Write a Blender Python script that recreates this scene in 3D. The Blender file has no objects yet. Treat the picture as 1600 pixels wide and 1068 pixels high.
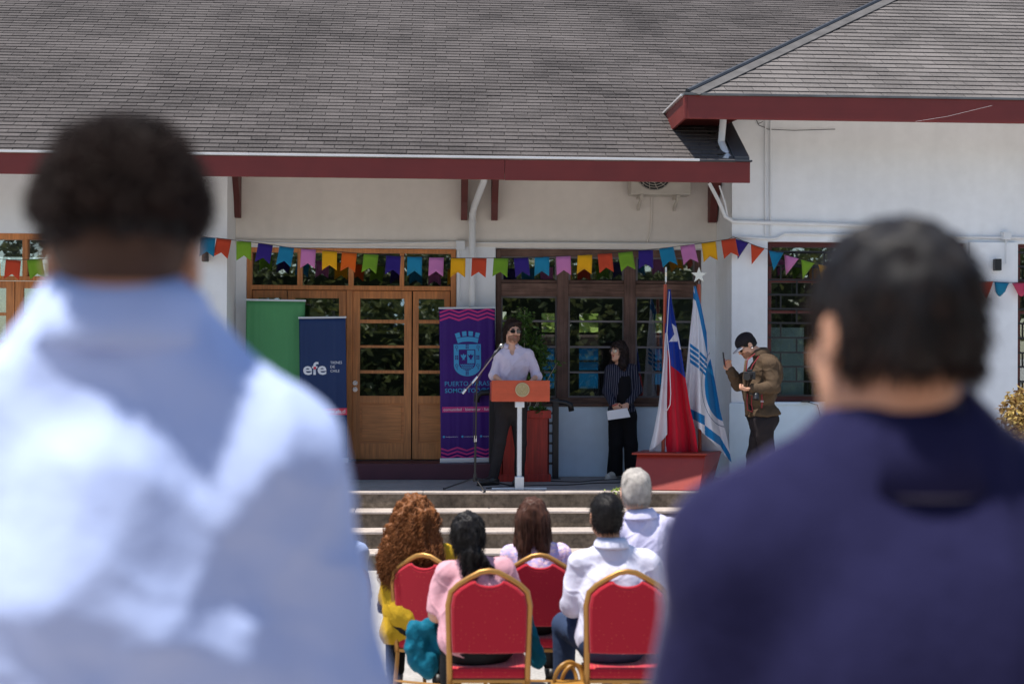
import bpy, math, random
import numpy as np
from mathutils import Vector, Matrix, noise as mn
import openvdb as vdb

S = bpy.context.scene
COL = S.collection
R = math.radians
random.seed(7)
rng = np.random.default_rng(7)

# ------------------------------------------------------------------ camera
F = 2222.2
YAW, PITCH, ROLL = R(3.5), math.atan(12 / F), 0.0045
CAM = Vector((0, 0, 2.2))
_f0 = Vector((math.sin(YAW), math.cos(YAW), 0)); _r0 = Vector((math.cos(YAW), -math.sin(YAW), 0)); _u0 = Vector((0, 0, 1))
FWD = _f0 * math.cos(PITCH) + _u0 * math.sin(PITCH)
_u1 = _u0 * math.cos(PITCH) - _f0 * math.sin(PITCH)
RGT = _r0 * math.cos(ROLL) + _u1 * math.sin(ROLL)
UPV = _u1 * math.cos(ROLL) - _r0 * math.sin(ROLL)
cd = bpy.data.cameras.new('camera'); cam = bpy.data.objects.new('camera', cd); COL.objects.link(cam)
M = Matrix((RGT, UPV, -FWD)).transposed().to_4x4(); M.translation = CAM
cam.matrix_world = M
cd.lens = 50; cd.sensor_width = 36; cd.clip_start = 0.05; cd.clip_end = 2000
cd.dof.use_dof = True; cd.dof.focus_distance = 16.1; cd.dof.aperture_fstop = 2.4; cd.dof.aperture_blades = 9
S.camera = cam

# ------------------------------------------------------------------ sky and sun
SUN = Vector((-0.30, -0.085, 1.0)).normalized()
W = bpy.data.worlds.new('World'); S.world = W; W.use_nodes = True
nt = W.node_tree; nt.nodes.clear()
sky = nt.nodes.new('ShaderNodeTexSky'); sky.sky_type = 'NISHITA'; sky.sun_disc = False
sky.sun_elevation = math.asin(SUN.z); sky.sun_rotation = math.atan2(SUN.x, SUN.y); sky.altitude = 60; sky.air_density = 1.0; sky.dust_density = 0.6
bg = nt.nodes.new('ShaderNodeBackground'); bg.inputs['Strength'].default_value = 0.118
wo = nt.nodes.new('ShaderNodeOutputWorld')
nt.links.new(sky.outputs[0], bg.inputs['Color']); nt.links.new(bg.outputs[0], wo.inputs['Surface'])
sl = bpy.data.lights.new('sun', 'SUN'); sl.energy = 4.7; sl.angle = R(0.5); sl.color = (1.0, 0.95, 0.88)
so = bpy.data.objects.new('sun', sl); COL.objects.link(so)
so.rotation_euler = SUN.to_track_quat('Z', 'Y').to_euler(); so.location = (0, 0, 30)
S.view_settings.view_transform = 'Standard'; S.view_settings.look = 'None'; S.view_settings.gamma = 1
S.view_settings.use_curve_mapping = False; S.view_settings.exposure = 0.55
S.render.engine = 'CYCLES'
S.cycles.use_denoising = True
S.cycles.max_bounces = 8; S.cycles.transparent_max_bounces = 12

# ------------------------------------------------------------------ helpers
def at(px, py, Y):
    "point of the vertical plane at depth Y that the photograph shows at px, py (1600 wide)"
    d = FWD + RGT * ((px - 800) / F) + UPV * ((534 - py) / F)
    return CAM + d * (Y / d.y)
def atz(px, py, z):
    d = FWD + RGT * ((px - 800) / F) + UPV * ((534 - py) / F)
    return CAM + d * ((z - CAM.z) / d.z)

def obj(name, me, mats, parent=None, smooth=False):
    o = bpy.data.objects.new(name, me); COL.objects.link(o)
    for m in (mats if isinstance(mats, (list, tuple)) else [mats]): me.materials.append(m)
    if smooth: me.shade_smooth()
    if parent: o.parent = parent
    return o
def thing(name, label, cat, loc=(0, 0, 0), rz=0, group=None):
    o = bpy.data.objects.new(name, None); COL.objects.link(o); o.empty_display_size = .1
    o.location = loc; o.rotation_euler = (0, 0, rz); o['label'] = label; o['category'] = cat
    if group: o['group'] = group
    return o
def tag(o, label, cat, group=None):
    o['label'] = label; o['category'] = cat
    if group: o['group'] = group
    return o
def struct(o): o['kind'] = 'structure'; return o
def stuff(o): o['kind'] = 'stuff'; return o
def dup(o, parent=None):
    c = o.copy(); COL.objects.link(c)
    if parent: c.parent = parent
    for ch in [x for x in o.children]: dup(ch, c)
    return c

class MB:
    def __init__(s): s.v = []; s.f = []; s.m = []
    def add(s, vs, fs, mi=0):
        b = len(s.v); s.v += [tuple(x) for x in vs]; s.f += [tuple(i + b for i in f) for f in fs]; s.m += [mi] * len(fs); return s
    def box(s, a, b, mi=0):
        x0, x1 = sorted((a[0], b[0])); y0, y1 = sorted((a[1], b[1])); z0, z1 = sorted((a[2], b[2]))
        return s.add([(x0, y0, z0), (x1, y0, z0), (x1, y1, z0), (x0, y1, z0), (x0, y0, z1), (x1, y0, z1), (x1, y1, z1), (x0, y1, z1)],
                     [(3, 2, 1, 0), (4, 5, 6, 7), (0, 1, 5, 4), (1, 2, 6, 5), (2, 3, 7, 6), (3, 0, 4, 7)], mi)
    def hexa(s, p, mi=0):  # 4 bottom ccw, 4 top ccw
        return s.add(p, [(3, 2, 1, 0), (4, 5, 6, 7), (0, 1, 5, 4), (1, 2, 6, 5), (2, 3, 7, 6), (3, 0, 4, 7)], mi)
    def prism(s, poly, e, mi=0):  # poly: 3D points, e: extrude vector
        n = len(poly); e = Vector(e); P = [Vector(p) for p in poly]
        nn = Vector((0, 0, 0))
        for i in range(n): nn += P[i].cross(P[(i + 1) % n])
        if nn.dot(e) > 0: P.reverse()
        vs = P + [p + e for p in P]
        fs = [tuple(range(n)), tuple(range(2 * n - 1, n - 1, -1))] + [(i, i + n, (i + 1) % n + n, (i + 1) % n) for i in range(n)]
        return s.add(vs, fs, mi)
    def tube(s, pts, r, n=8, caps=True, mi=0, sx=1.0):
        P = [Vector(p) for p in pts]; rr = r if isinstance(r, (list, tuple)) else [r] * len(P)
        vs = []; fs = []; up = None
        for i, p in enumerate(P):
            t = (P[min(i + 1, len(P) - 1)] - P[max(i - 1, 0)]).normalized()
            if up is None: up = Vector((0, 0, 1)) if abs(t.z) < .9 else Vector((0, 1, 0))
            a = t.cross(up).normalized(); b = a.cross(t).normalized(); up = b
            for k in range(n):
                w = 2 * math.pi * k / n
                vs.append(p + a * (math.cos(w) * rr[i] * sx) + b * (math.sin(w) * rr[i]))
        for i in range(len(P) - 1):
            for k in range(n):
                fs.append((i * n + k, i * n + (k + 1) % n, (i + 1) * n + (k + 1) % n, (i + 1) * n + k))
        if caps: fs += [tuple(range(n - 1, -1, -1)), tuple(range((len(P) - 1) * n, len(P) * n))]
        return s.add(vs, fs, mi)
    def lathe(s, prof, c=(0, 0, 0), n=20, mi=0):
        vs = [(c[0] + r * math.cos(2 * math.pi * k / n), c[1] + r * math.sin(2 * math.pi * k / n), c[2] + z) for r, z in prof for k in range(n)]
        fs = [(i * n + k, i * n + (k + 1) % n, (i + 1) * n + (k + 1) % n, (i + 1) * n + k) for i in range(len(prof) - 1) for k in range(n)]
        fs += [tuple(range(n - 1, -1, -1)), tuple(range((len(prof) - 1) * n, len(prof) * n))]
        return s.add(vs, fs, mi)
    def quad(s, a, b, c, d, mi=0): return s.add([a, b, c, d], [(0, 1, 2, 3)], mi)
    def mesh(s, name='mesh'):
        me = bpy.data.meshes.new(name); me.from_pydata(s.v, [], s.f); me.polygons.foreach_set('material_index', s.m); me.update(); return me
    def build(s, name, mats, parent=None, smooth=False, bevel=0, off=None):
        if off is not None: s.v = [(a[0] - off[0], a[1] - off[1], a[2] - off[2]) for a in s.v]
        o = obj(name, s.mesh(name), mats, parent, smooth)
        if bevel:
            b = o.modifiers.new('bevel', 'BEVEL'); b.width = bevel; b.segments = 2; b.limit_method = 'ANGLE'
        return o

# ------------------------------------------------------------------ materials
def M_(name, col, rough=.6, metal=0, noise=None, bump=None, spec=.5, sheen=0, grain=None, coat=0, trans=0, extra=None):
    """noise=(scale, amount, detail) varies value; bump=(scale, strength, dist); grain=(sx,sy,sz,amount) stretched streaks"""
    m = bpy.data.materials.new(name); m.use_nodes = True; t = m.node_tree; b = t.nodes['Principled BSDF']
    b.inputs['Base Color'].default_value = (*col, 1); b.inputs['Roughness'].default_value = rough; b.inputs['Metallic'].default_value = metal
    b.inputs['Specular IOR Level'].default_value = (spec if rough < .7 or spec != .5 else .15); b.inputs['Sheen Weight'].default_value = sheen; b.inputs['Coat Weight'].default_value = coat
    tc = t.nodes.new('ShaderNodeTexCoord'); src = None
    def mul(prev, fac_socket, lo, hi):
        mr = t.nodes.new('ShaderNodeMapRange'); mr.inputs[1].default_value = .25; mr.inputs[2].default_value = .75; mr.inputs[3].default_value = lo; mr.inputs[4].default_value = hi
        t.links.new(fac_socket, mr.inputs[0])
        mx = t.nodes.new('ShaderNodeVectorMath'); mx.operation = 'SCALE'
        if prev is None: mx.inputs[0].default_value = col
        else: t.links.new(prev, mx.inputs[0])
        t.links.new(mr.outputs[0], mx.inputs['Scale']); return mx.outputs[0]
    for nz in ([noise] if noise and not isinstance(noise, list) else (noise or [])):
        n = t.nodes.new('ShaderNodeTexNoise'); n.inputs['Scale'].default_value = nz[0]; n.inputs['Detail'].default_value = nz[2] if len(nz) > 2 else 4
        t.links.new(tc.outputs['Object'], n.inputs['Vector']); src = mul(src, n.outputs['Fac'], 1 - nz[1], 1 + nz[1])
    if grain:
        mp = t.nodes.new('ShaderNodeMapping'); mp.inputs['Scale'].default_value = grain[:3]; t.links.new(tc.outputs['Object'], mp.inputs[0])
        n = t.nodes.new('ShaderNodeTexNoise'); n.inputs['Scale'].default_value = 1; n.inputs['Detail'].default_value = 5; n.inputs['Distortion'].default_value = .4
        t.links.new(mp.outputs[0], n.inputs['Vector']); src = mul(src, n.outputs['Fac'], 1 - grain[3], 1 + grain[3])
    if src is not None: t.links.new(src, b.inputs['Base Color'])
    if bump:
        n = t.nodes.new('ShaderNodeTexNoise'); n.inputs['Scale'].default_value = bump[0]; n.inputs['Detail'].default_value = 5
        t.links.new(tc.outputs['Object'], n.inputs['Vector'])
        bp = t.nodes.new('ShaderNodeBump'); bp.inputs['Strength'].default_value = bump[1]; bp.inputs['Distance'].default_value = bump[2]
        t.links.new(n.outputs['Fac'], bp.inputs['Height']); t.links.new(bp.outputs[0], b.inputs['Normal'])
    if trans: b.inputs['Subsurface Weight'].default_value = trans; b.inputs['Subsurface Radius'].default_value = (.02, .01, .006)
    return m
def flat(name, col, rough=.7, **k): return M_(name, col, rough, **k)

def shingle_mat(name, c1, c2):
    m = M_(name, c1, .93, spec=.25); t = m.node_tree; b = t.nodes['Principled BSDF']
    at_ = t.nodes.new('ShaderNodeAttribute'); at_.attribute_name = 'tone'
    oi = t.nodes.new('ShaderNodeObjectInfo'); geo = t.nodes.new('ShaderNodeNewGeometry')
    ad = t.nodes.new('ShaderNodeMath'); ad.operation = 'ADD'; fr = t.nodes.new('ShaderNodeMath'); fr.operation = 'FRACT'
    t.links.new(at_.outputs['Fac'], ad.inputs[0]); t.links.new(oi.outputs['Random'], ad.inputs[1]); t.links.new(ad.outputs[0], fr.inputs[0])
    n = t.nodes.new('ShaderNodeTexNoise'); n.inputs['Scale'].default_value = .9; n.inputs['Detail'].default_value = 5; t.links.new(geo.outputs['Position'], n.inputs['Vector'])
    n2 = t.nodes.new('ShaderNodeTexNoise'); n2.inputs['Scale'].default_value = 60; n2.inputs['Detail'].default_value = 4; t.links.new(geo.outputs['Position'], n2.inputs['Vector'])
    m1 = t.nodes.new('ShaderNodeMath'); m1.operation = 'MULTIPLY'; m1.inputs[1].default_value = .30; t.links.new(fr.outputs[0], m1.inputs[0])
    m2 = t.nodes.new('ShaderNodeMath'); m2.operation = 'MULTIPLY_ADD'; m2.inputs[1].default_value = 1.1; t.links.new(n.outputs['Fac'], m2.inputs[0]); t.links.new(m1.outputs[0], m2.inputs[2])
    m3 = t.nodes.new('ShaderNodeMath'); m3.operation = 'MULTIPLY_ADD'; m3.inputs[1].default_value = 1.3; t.links.new(n2.outputs['Fac'], m3.inputs[0]); t.links.new(m2.outputs[0], m3.inputs[2])
    mr = t.nodes.new('ShaderNodeMapRange'); mr.inputs[1].default_value = .85; mr.inputs[2].default_value = 1.85; t.links.new(m3.outputs[0], mr.inputs[0])
    mx = t.nodes.new('ShaderNodeMix'); mx.data_type = 'RGBA'; mx.inputs[6].default_value = (*c1, 1); mx.inputs[7].default_value = (*c2, 1)
    t.links.new(mr.outputs[0], mx.inputs[0]); t.links.new(mx.outputs[2], b.inputs['Base Color'])
    bp = t.nodes.new('ShaderNodeBump'); bp.inputs['Strength'].default_value = .6; bp.inputs['Distance'].default_value = .004; t.links.new(n2.outputs['Fac'], bp.inputs['Height']); t.links.new(bp.outputs[0], b.inputs['Normal'])
    return m

def glass_mat(name, refl, tint):
    m = bpy.data.materials.new(name); m.use_nodes = True; t = m.node_tree; t.nodes.clear()
    o = t.nodes.new('ShaderNodeOutputMaterial'); tr = t.nodes.new('ShaderNodeBsdfTransparent'); tr.inputs[0].default_value = (*tint, 1)
    g = t.nodes.new('ShaderNodeBsdfGlossy'); g.inputs['Roughness'].default_value = .008; g.inputs['Color'].default_value = (.95, 1, 1, 1)
    tc = t.nodes.new('ShaderNodeTexCoord'); n = t.nodes.new('ShaderNodeTexNoise'); n.inputs['Scale'].default_value = 1.6; n.inputs['Detail'].default_value = 1
    bp = t.nodes.new('ShaderNodeBump'); bp.inputs['Strength'].default_value = .06; bp.inputs['Distance'].default_value = .012
    t.links.new(tc.outputs['Object'], n.inputs['Vector']); t.links.new(n.outputs['Fac'], bp.inputs['Height']); t.links.new(bp.outputs[0], g.inputs['Normal'])
    mx = t.nodes.new('ShaderNodeMixShader'); mx.inputs[0].default_value = refl
    t.links.new(tr.outputs[0], mx.inputs[1]); t.links.new(g.outputs[0], mx.inputs[2]); t.links.new(mx.outputs[0], o.inputs[0]); return m

def leaf_mat(name, c1, c2):
    m = M_(name, c1, .45, spec=.4); t = m.node_tree; b = t.nodes['Principled BSDF']
    a = t.nodes.new('ShaderNodeAttribute'); a.attribute_name = 'tone'
    mx = t.nodes.new('ShaderNodeMix'); mx.data_type = 'RGBA'; mx.inputs[6].default_value = (*c1, 1); mx.inputs[7].default_value = (*c2, 1)
    t.links.new(a.outputs['Fac'], mx.inputs[0]); t.links.new(mx.outputs[2], b.inputs['Base Color'])
    o = t.nodes['Material Output']; tl = t.nodes.new('ShaderNodeBsdfTranslucent'); t.links.new(mx.outputs[2], tl.inputs[0])
    ms = t.nodes.new('ShaderNodeMixShader'); ms.inputs[0].default_value = .3; t.links.new(b.outputs[0], ms.inputs[1]); t.links.new(tl.outputs[0], ms.inputs[2]); t.links.new(ms.outputs[0], o.inputs[0])
    return m

def wall_mat(name, col):
    """painted render: slight mottling, soft stains and a dusty foot"""
    return M_(name, col, .8, noise=[(.7, .08, 5), (9, .03, 5)], grain=(7, 7, .35, .025), bump=(45, .25, .004), spec=.3)

white = wall_mat('white_wall_paint', (.80, .82, .84))
cream = wall_mat('bounce_tinted_wall_paint', (.78, .73, .67))  # white wall tinted warm, standing in for light bounced up under the eaves
plinth_m = wall_mat('pale_blue_plinth_paint', (.66, .78, .88))
maroon = M_('maroon_paint', (.165, .019, .014), .45, noise=(3, .12), grain=(1, 8, 40, .05))
maroon_dark = M_('maroon_timber', (.095, .012, .010), .5, noise=(5, .2))
oiled = M_('oiled_timber', (.50, .19, .055), .5, grain=(45, 45, 3, .30), noise=(2.5, .18), bump=(60, .2, .002))
oiled_h = M_('oiled_timber_rail', (.50, .19, .055), .5, grain=(3, 45, 60, .30), noise=(2.5, .18), bump=(60, .2, .002))
weathered = M_('weathered_timber', (.135, .082, .066), .75, grain=(50, 50, 3, .35), noise=(4, .35), bump=(80, .35, .003))
weathered_h = M_('weathered_rail', (.15, .090, .070), .75, grain=(3, 50, 60, .4), noise=(6, .35), bump=(80, .35, .003))
sash_m = M_('grey_sash_paint', (.16, .14, .14), .6, noise=(8, .2))
glass = glass_mat('window_glass', .25, (.75, .8, .8))
main_sh = shingle_mat('main_roof_shingles', (.030, .026, .025), (.128, .113, .108))
wing_sh = shingle_mat('wing_roof_shingles', (.070, .063, .060), (.195, .176, .166))
deck_m = M_('roof_felt', (.05, .045, .045), .9)
deck_l = M_('roof_felt_pale', (.34, .32, .31), .9)
zinc = M_('zinc_flashing', (.11, .115, .12), .6, .1, noise=(4, .3))
zinc_dark = M_('dark_flashing', (.04, .045, .055), .6, .2, noise=(5, .3))
drip = M_('pale_metal_edge', (.75, .72, .70), .35, .4, noise=(3, .1))
pipe_w = M_('white_pipe', (.72, .74, .76), .4, noise=(5, .06))
black = M_('black_metal', (.012, .012, .014), .4)
black_soft = M_('black_plastic', (.02, .02, .022), .5)
concrete = M_('stage_concrete', (.30, .29, .28), .85, noise=[(1.2, .15), (14, .15, 6)], bump=(60, .4, .004))
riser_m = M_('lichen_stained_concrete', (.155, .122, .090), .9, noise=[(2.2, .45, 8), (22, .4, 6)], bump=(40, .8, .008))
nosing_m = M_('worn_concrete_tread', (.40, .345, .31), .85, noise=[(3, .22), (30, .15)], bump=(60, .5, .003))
plum = M_('plum_painted_step', (.075, .018, .03), .5, noise=(3, .2))
red_paint = M_('red_brown_paint', (.27, .026, .014), .38, noise=[(4, .12), (30, .05)], bump=(12, .1, .003))
lectern_red = M_('lectern_red_lacquer', (.52, .085, .035), .35, noise=[(3, .10), (25, .06)], grain=(2, 30, 40, .08), bump=(30, .15, .002))
stain_red = M_('red_stained_timber', (.33, .020, .010), .5, grain=(40, 40, 2.5, .38), noise=(3, .2))
gold = M_('gold_tube', (.46, .235, .065), .38, .6, noise=(14, .1))
red_cloth = M_('red_chair_fabric', (.44, .008, .022), .85, sheen=.3, bump=(260, .3, .002))
chrome = M_('steel_tube', (.6, .6, .62), .25, 1)
star_m = M_('pale_star_paint', (.75, .74, .66), .45)
pole_m = M_('varnished_red_pole', (.34, .055, .025), .35, grain=(30, 30, 3, .25))
paper = flat('white_paper', (.85, .85, .88), .7)
cable_m = flat('black_cable', (.01, .01, .01), .5)
leaf_g = leaf_mat('glossy_green_leaves', (.025, .06, .012), (.10, .19, .03))
leaf_d = leaf_mat('dark_tree_leaves', (.030, .046, .014), (.14, .155, .045))
leaf_y = leaf_mat('golden_dry_leaves', (.20, .10, .04), (.62, .46, .14))
leaf_b = leaf_mat('bright_far_leaves', (.20, .28, .05), (.50, .62, .16))
bark = M_('pale_bark', (.42, .36, .28), .8, grain=(8, 8, 2, .3))

def add_dots(m, base, dot, scale, r):
    t = m.node_tree; b = t.nodes['Principled BSDF']; tc = t.nodes['Texture Coordinate']; v = t.nodes.new('ShaderNodeTexVoronoi'); v.inputs['Scale'].default_value = scale; v.inputs['Randomness'].default_value = .35
    mp = t.nodes.new('ShaderNodeMapping'); mp.inputs['Scale'].default_value = (1, .02, 1); t.links.new(tc.outputs['Object'], mp.inputs[0]); t.links.new(mp.outputs[0], v.inputs['Vector'])
    lt = t.nodes.new('ShaderNodeMath'); lt.operation = 'LESS_THAN'; lt.inputs[1].default_value = r; t.links.new(v.outputs['Distance'], lt.inputs[0])
    mx = t.nodes.new('ShaderNodeMix'); mx.data_type = 'RGBA'; mx.inputs[6].default_value = (*base, 1); mx.inputs[7].default_value = (*dot, 1); t.links.new(lt.outputs[0], mx.inputs[0]); t.links.new(mx.outputs[2], b.inputs['Base Color'])
add_dots(red_cloth, (.43, .012, .028), (.56, .08, .05), 48, .16)
# ------------------------------------------------------------------ ground, stage, steps
def ground_z(Y):
    return 0.0 if Y >= 9.6 else min(.33, .052 * (9.6 - Y))
ground_m = M_('pebbled_concrete_ground', (.36, .34, .315), .9, noise=[(1.1, .10), (38, .22, 6), (5, .08)], bump=(70, .7, .008))
g = MB(); ys = [400, 60, 24, 14.5, 12, 10.4, 9.6, 8.8, 8, 7.2, 6, 5, 4, 3.27, -30, -400]; xs = [-400, -40, -12, -6, -3, 0, 3, 6, 12, 40, 400]
for j, y in enumerate(ys):
    for x in xs: g.v.append((x, y, ground_z(y) if y > -29 else .33))
n = len(xs)
for j in range(len(ys) - 1):
    for i in range(n - 1): g.f.append((j * n + i, (j + 1) * n + i, (j + 1) * n + i + 1, j * n + i + 1)); g.m.append(0)
struct(g.build('ground', ground_m))
terrace = struct(MB().box((-9, 3.0, .2), (9, -6, .64)).build('terrace', nosing_m, bevel=.01))

SZ = .68; XL, XR = -11, 12
st = bpy.data.objects.new('stage', None); COL.objects.link(st); st['kind'] = 'structure'
MB().box((XL, 15.24, 0), (XR, 17.6, SZ - .004)).build('slab', concrete, st)
edges = [15.2, 14.87, 14.54, 14.2]
for i, y in enumerate(edges):
    z = SZ - .17 * i
    y1 = 15.24 if i == 0 else edges[i - 1] + .012
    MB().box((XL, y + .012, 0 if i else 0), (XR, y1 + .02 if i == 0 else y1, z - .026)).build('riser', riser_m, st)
    # tread slabs with joints, slightly uneven
    x = XL; random.seed(20 + i)
    while x < XR:
        L = random.uniform(1.6, 2.6); x2 = min(x + L, XR); dz = random.uniform(-.003, .003)
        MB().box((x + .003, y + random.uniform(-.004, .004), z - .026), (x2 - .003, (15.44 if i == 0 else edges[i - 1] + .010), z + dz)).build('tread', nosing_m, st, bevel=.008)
        x = x2
MB().box((XL, 15.441, .5), (XR, 17.5, SZ)).build('floor_top', concrete, st)
# door step in front of the doors
dsx0, dsx1 = at(380, 745, 16.62).x, at(772, 745, 16.62).x
tag(MB().box((dsx0, 16.62, SZ + .001), (dsx1, 17.12, .865)).build('door_step', plum, bevel=.006), 'long plum painted step under the wooden double doors', 'step')

# ------------------------------------------------------------------ building
B = thing('station_building', 'white station building with shingled roofs and maroon eave boards behind the stage', 'building')
YM, YL, YWG, YE = 17.05, 16.3, 16.15, 15.1
ZT = 5.2
def X_(px, Y, py=534): return at(px, py, Y).x
def Z_(py, Y, px=750): return at(px, py, Y).z

def wall(name, x0, x1, z0, z1, Y, th, holes, m, parent=B):
    """wall slab facing -Y with rectangular openings (x0,x1,z0,z1)"""
    xs = sorted({x0, x1, *[h[0] for h in holes], *[h[1] for h in holes]}); zs = sorted({z0, z1, *[h[2] for h in holes], *[h[3] for h in holes]})
    b = MB()
    inside = lambda cx, cz: any(h[0] < cx < h[1] and h[2] < cz < h[3] for h in holes)
    for i in range(len(xs) - 1):
        for j in range(len(zs) - 1):
            if inside((xs[i] + xs[i + 1]) / 2, (zs[j] + zs[j + 1]) / 2): continue
            a, c, d, e = xs[i], xs[i + 1], zs[j], zs[j + 1]
            b.quad((a, Y, d), (c, Y, d), (c, Y, e), (a, Y, e)); b.quad((c, Y + th, d), (a, Y + th, d), (a, Y + th, e), (c, Y + th, e))
    for h in holes:
        a, c, d, e = h
        b.quad((a, Y, d), (a, Y, e), (a, Y + th, e), (a, Y + th, d)); b.quad((c, Y, e), (c, Y, d), (c, Y + th, d), (c, Y + th, e))
        b.quad((a, Y, e), (c, Y, e), (c, Y + th, e), (a, Y + th, e)); b.quad((c, Y, d), (a, Y, d), (a, Y + th, d), (c, Y + th, d))
    b.quad((x0, Y, z1), (x1, Y, z1), (x1, Y + th, z1), (x0, Y + th, z1))
    b.quad((x0, Y + th, z0), (x0, Y, z0), (x0, Y, z1), (x0, Y + th, z1)); b.quad((x1, Y, z0), (x1, Y + th, z0), (x1, Y + th, z1), (x1, Y, z1))
    return b.build(name, m, parent)

xl = X_(354, YL); xw = X_(1143, YWG)
# openings
door_h = (X_(384, YM), X_(713, YM), .86, Z_(387, YM, 550))
win_h = (X_(774, YM), X_(1096, YM), Z_(631, YM, 940), Z_(389, YM, 940))
zc = Z_(380, YM, 740)
wall('wall', xl, xw, .5, zc, YM, .22, [door_h, win_h], white)
wall('upper_wall', xl, xw, zc, ZT, YM - .035, .25, [], cream)
# left volume
ldoor = (X_(-150, YL), X_(95, YL), .86, Z_(364, YL, 20))
wall('wall', -11, xl, .5, 4.62, YL, .22, [ldoor], white)
MB().box((xl - .22, YL + .222, .5), (xl - .002, YM + .2, 4.62)).build('return_wall', white, B)
# right wing
zwt = Z_(378, YWG, 1300)
w1 = (X_(1199, YWG), X_(1509, YWG), Z_(628, YWG, 1300), zwt)
w3 = (X_(1588, YWG), X_(1760, YWG), Z_(628, YWG, 1300) - .5, zwt)
wall('wall', xw, 12, .5, 5.25, YWG, .22, [w1, w3], white)
MB().box((xw + .002, YWG + .222, .5), (xw + .22, 21, 5.2)).build('return_wall', white, B)
# plinths a little proud
zp = Z_(632, YM, 950)
MB().box((X_(775, YM) - .02, YM - .03, SZ), (xw - .002, YM, zp - .02)).build('plinth', plinth_m, B, bevel=.006)
MB().box((xw - .03, YWG - .03, SZ), (X_(1515, YWG), YWG, w1[2] - .012)).build('plinth', plinth_m, B, bevel=.006)
MB().box((X_(1512, YWG), YWG - .06, .5), (X_(1587, YWG), YWG, zwt + .01)).build('pilaster', white, B, bevel=.004)
MB().box((X_(714, YM), YM - .05, .87), (X_(773, YM), YM, zc - .01)).build('pilaster', white, B, bevel=.004)
MB().box((xl + .002, YM - .06, Z_(386, YM, 740)), (xw - .02, YM - .036, zc + .015)).build('lintel_ledge', cream, B, bevel=.004)
# interior
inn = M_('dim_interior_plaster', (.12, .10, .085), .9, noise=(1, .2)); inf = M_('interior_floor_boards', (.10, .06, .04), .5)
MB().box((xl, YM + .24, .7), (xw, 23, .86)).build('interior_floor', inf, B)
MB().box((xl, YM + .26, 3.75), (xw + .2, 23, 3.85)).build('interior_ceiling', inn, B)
YB = 22.8
bh = [(X_(780, YB), X_(792, YB), Z_(622, YB), Z_(486, YB)), (X_(846, YB), X_(868, YB), Z_(622, YB), Z_(488, YB)),
      (X_(905, YB), X_(937, YB), Z_(622, YB), Z_(488, YB)), (X_(1020, YB), X_(1050, YB), Z_(600, YB), Z_(488, YB))]
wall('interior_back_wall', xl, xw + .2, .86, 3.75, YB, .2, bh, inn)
for hx in bh:
    b = MB()
    for pz in (520, 541, 579):
        z = Z_(pz, YB); b.box((hx[0], YB + .05, z - .02), (hx[1], YB + .09, z + .02))
    b.build('glazing_bar', sash_m, B)
# interior seen through the wing window
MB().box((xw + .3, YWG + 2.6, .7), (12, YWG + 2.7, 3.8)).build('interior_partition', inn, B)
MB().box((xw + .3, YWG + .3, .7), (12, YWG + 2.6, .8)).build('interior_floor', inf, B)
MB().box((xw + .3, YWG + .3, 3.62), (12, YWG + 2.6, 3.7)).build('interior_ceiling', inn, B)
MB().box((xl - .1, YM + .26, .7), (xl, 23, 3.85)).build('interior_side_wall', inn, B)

def bars(b, L, Y0, Y1, px_c=None):
    for q in L:
        a = at(q[0], q[1], Y0); c = at(q[2], q[3], Y0)
        pc = (q[0] + q[2]) / 2; xm = at(q[0], 534, Y0).x, at(q[2], 534, Y0).x
        b.box((xm[0], Y0, at(px_c or pc, q[1], Y0).z), (xm[1], Y1, at(px_c or pc, q[3], Y0).z))
    return b
def pane(x0, y0, x1, y1, Y, parent, pc, m=None, tilt=0.0):
    a, c = at(x0, 534, Y).x, at(x1, 534, Y).x; z0, z1 = at(pc, y1, Y).z, at(pc, y0, Y).z
    t_ = (z1 - z0) * tilt
    return MB().hexa([(a, Y, z0), (c, Y, z0), (c, Y + .006, z0), (a, Y + .006, z0), (a, Y + t_, z1), (c, Y + t_, z1), (c, Y + .006 + t_, z1), (a, Y + .006 + t_, z1)]).build('pane', m or glass, parent)

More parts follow.
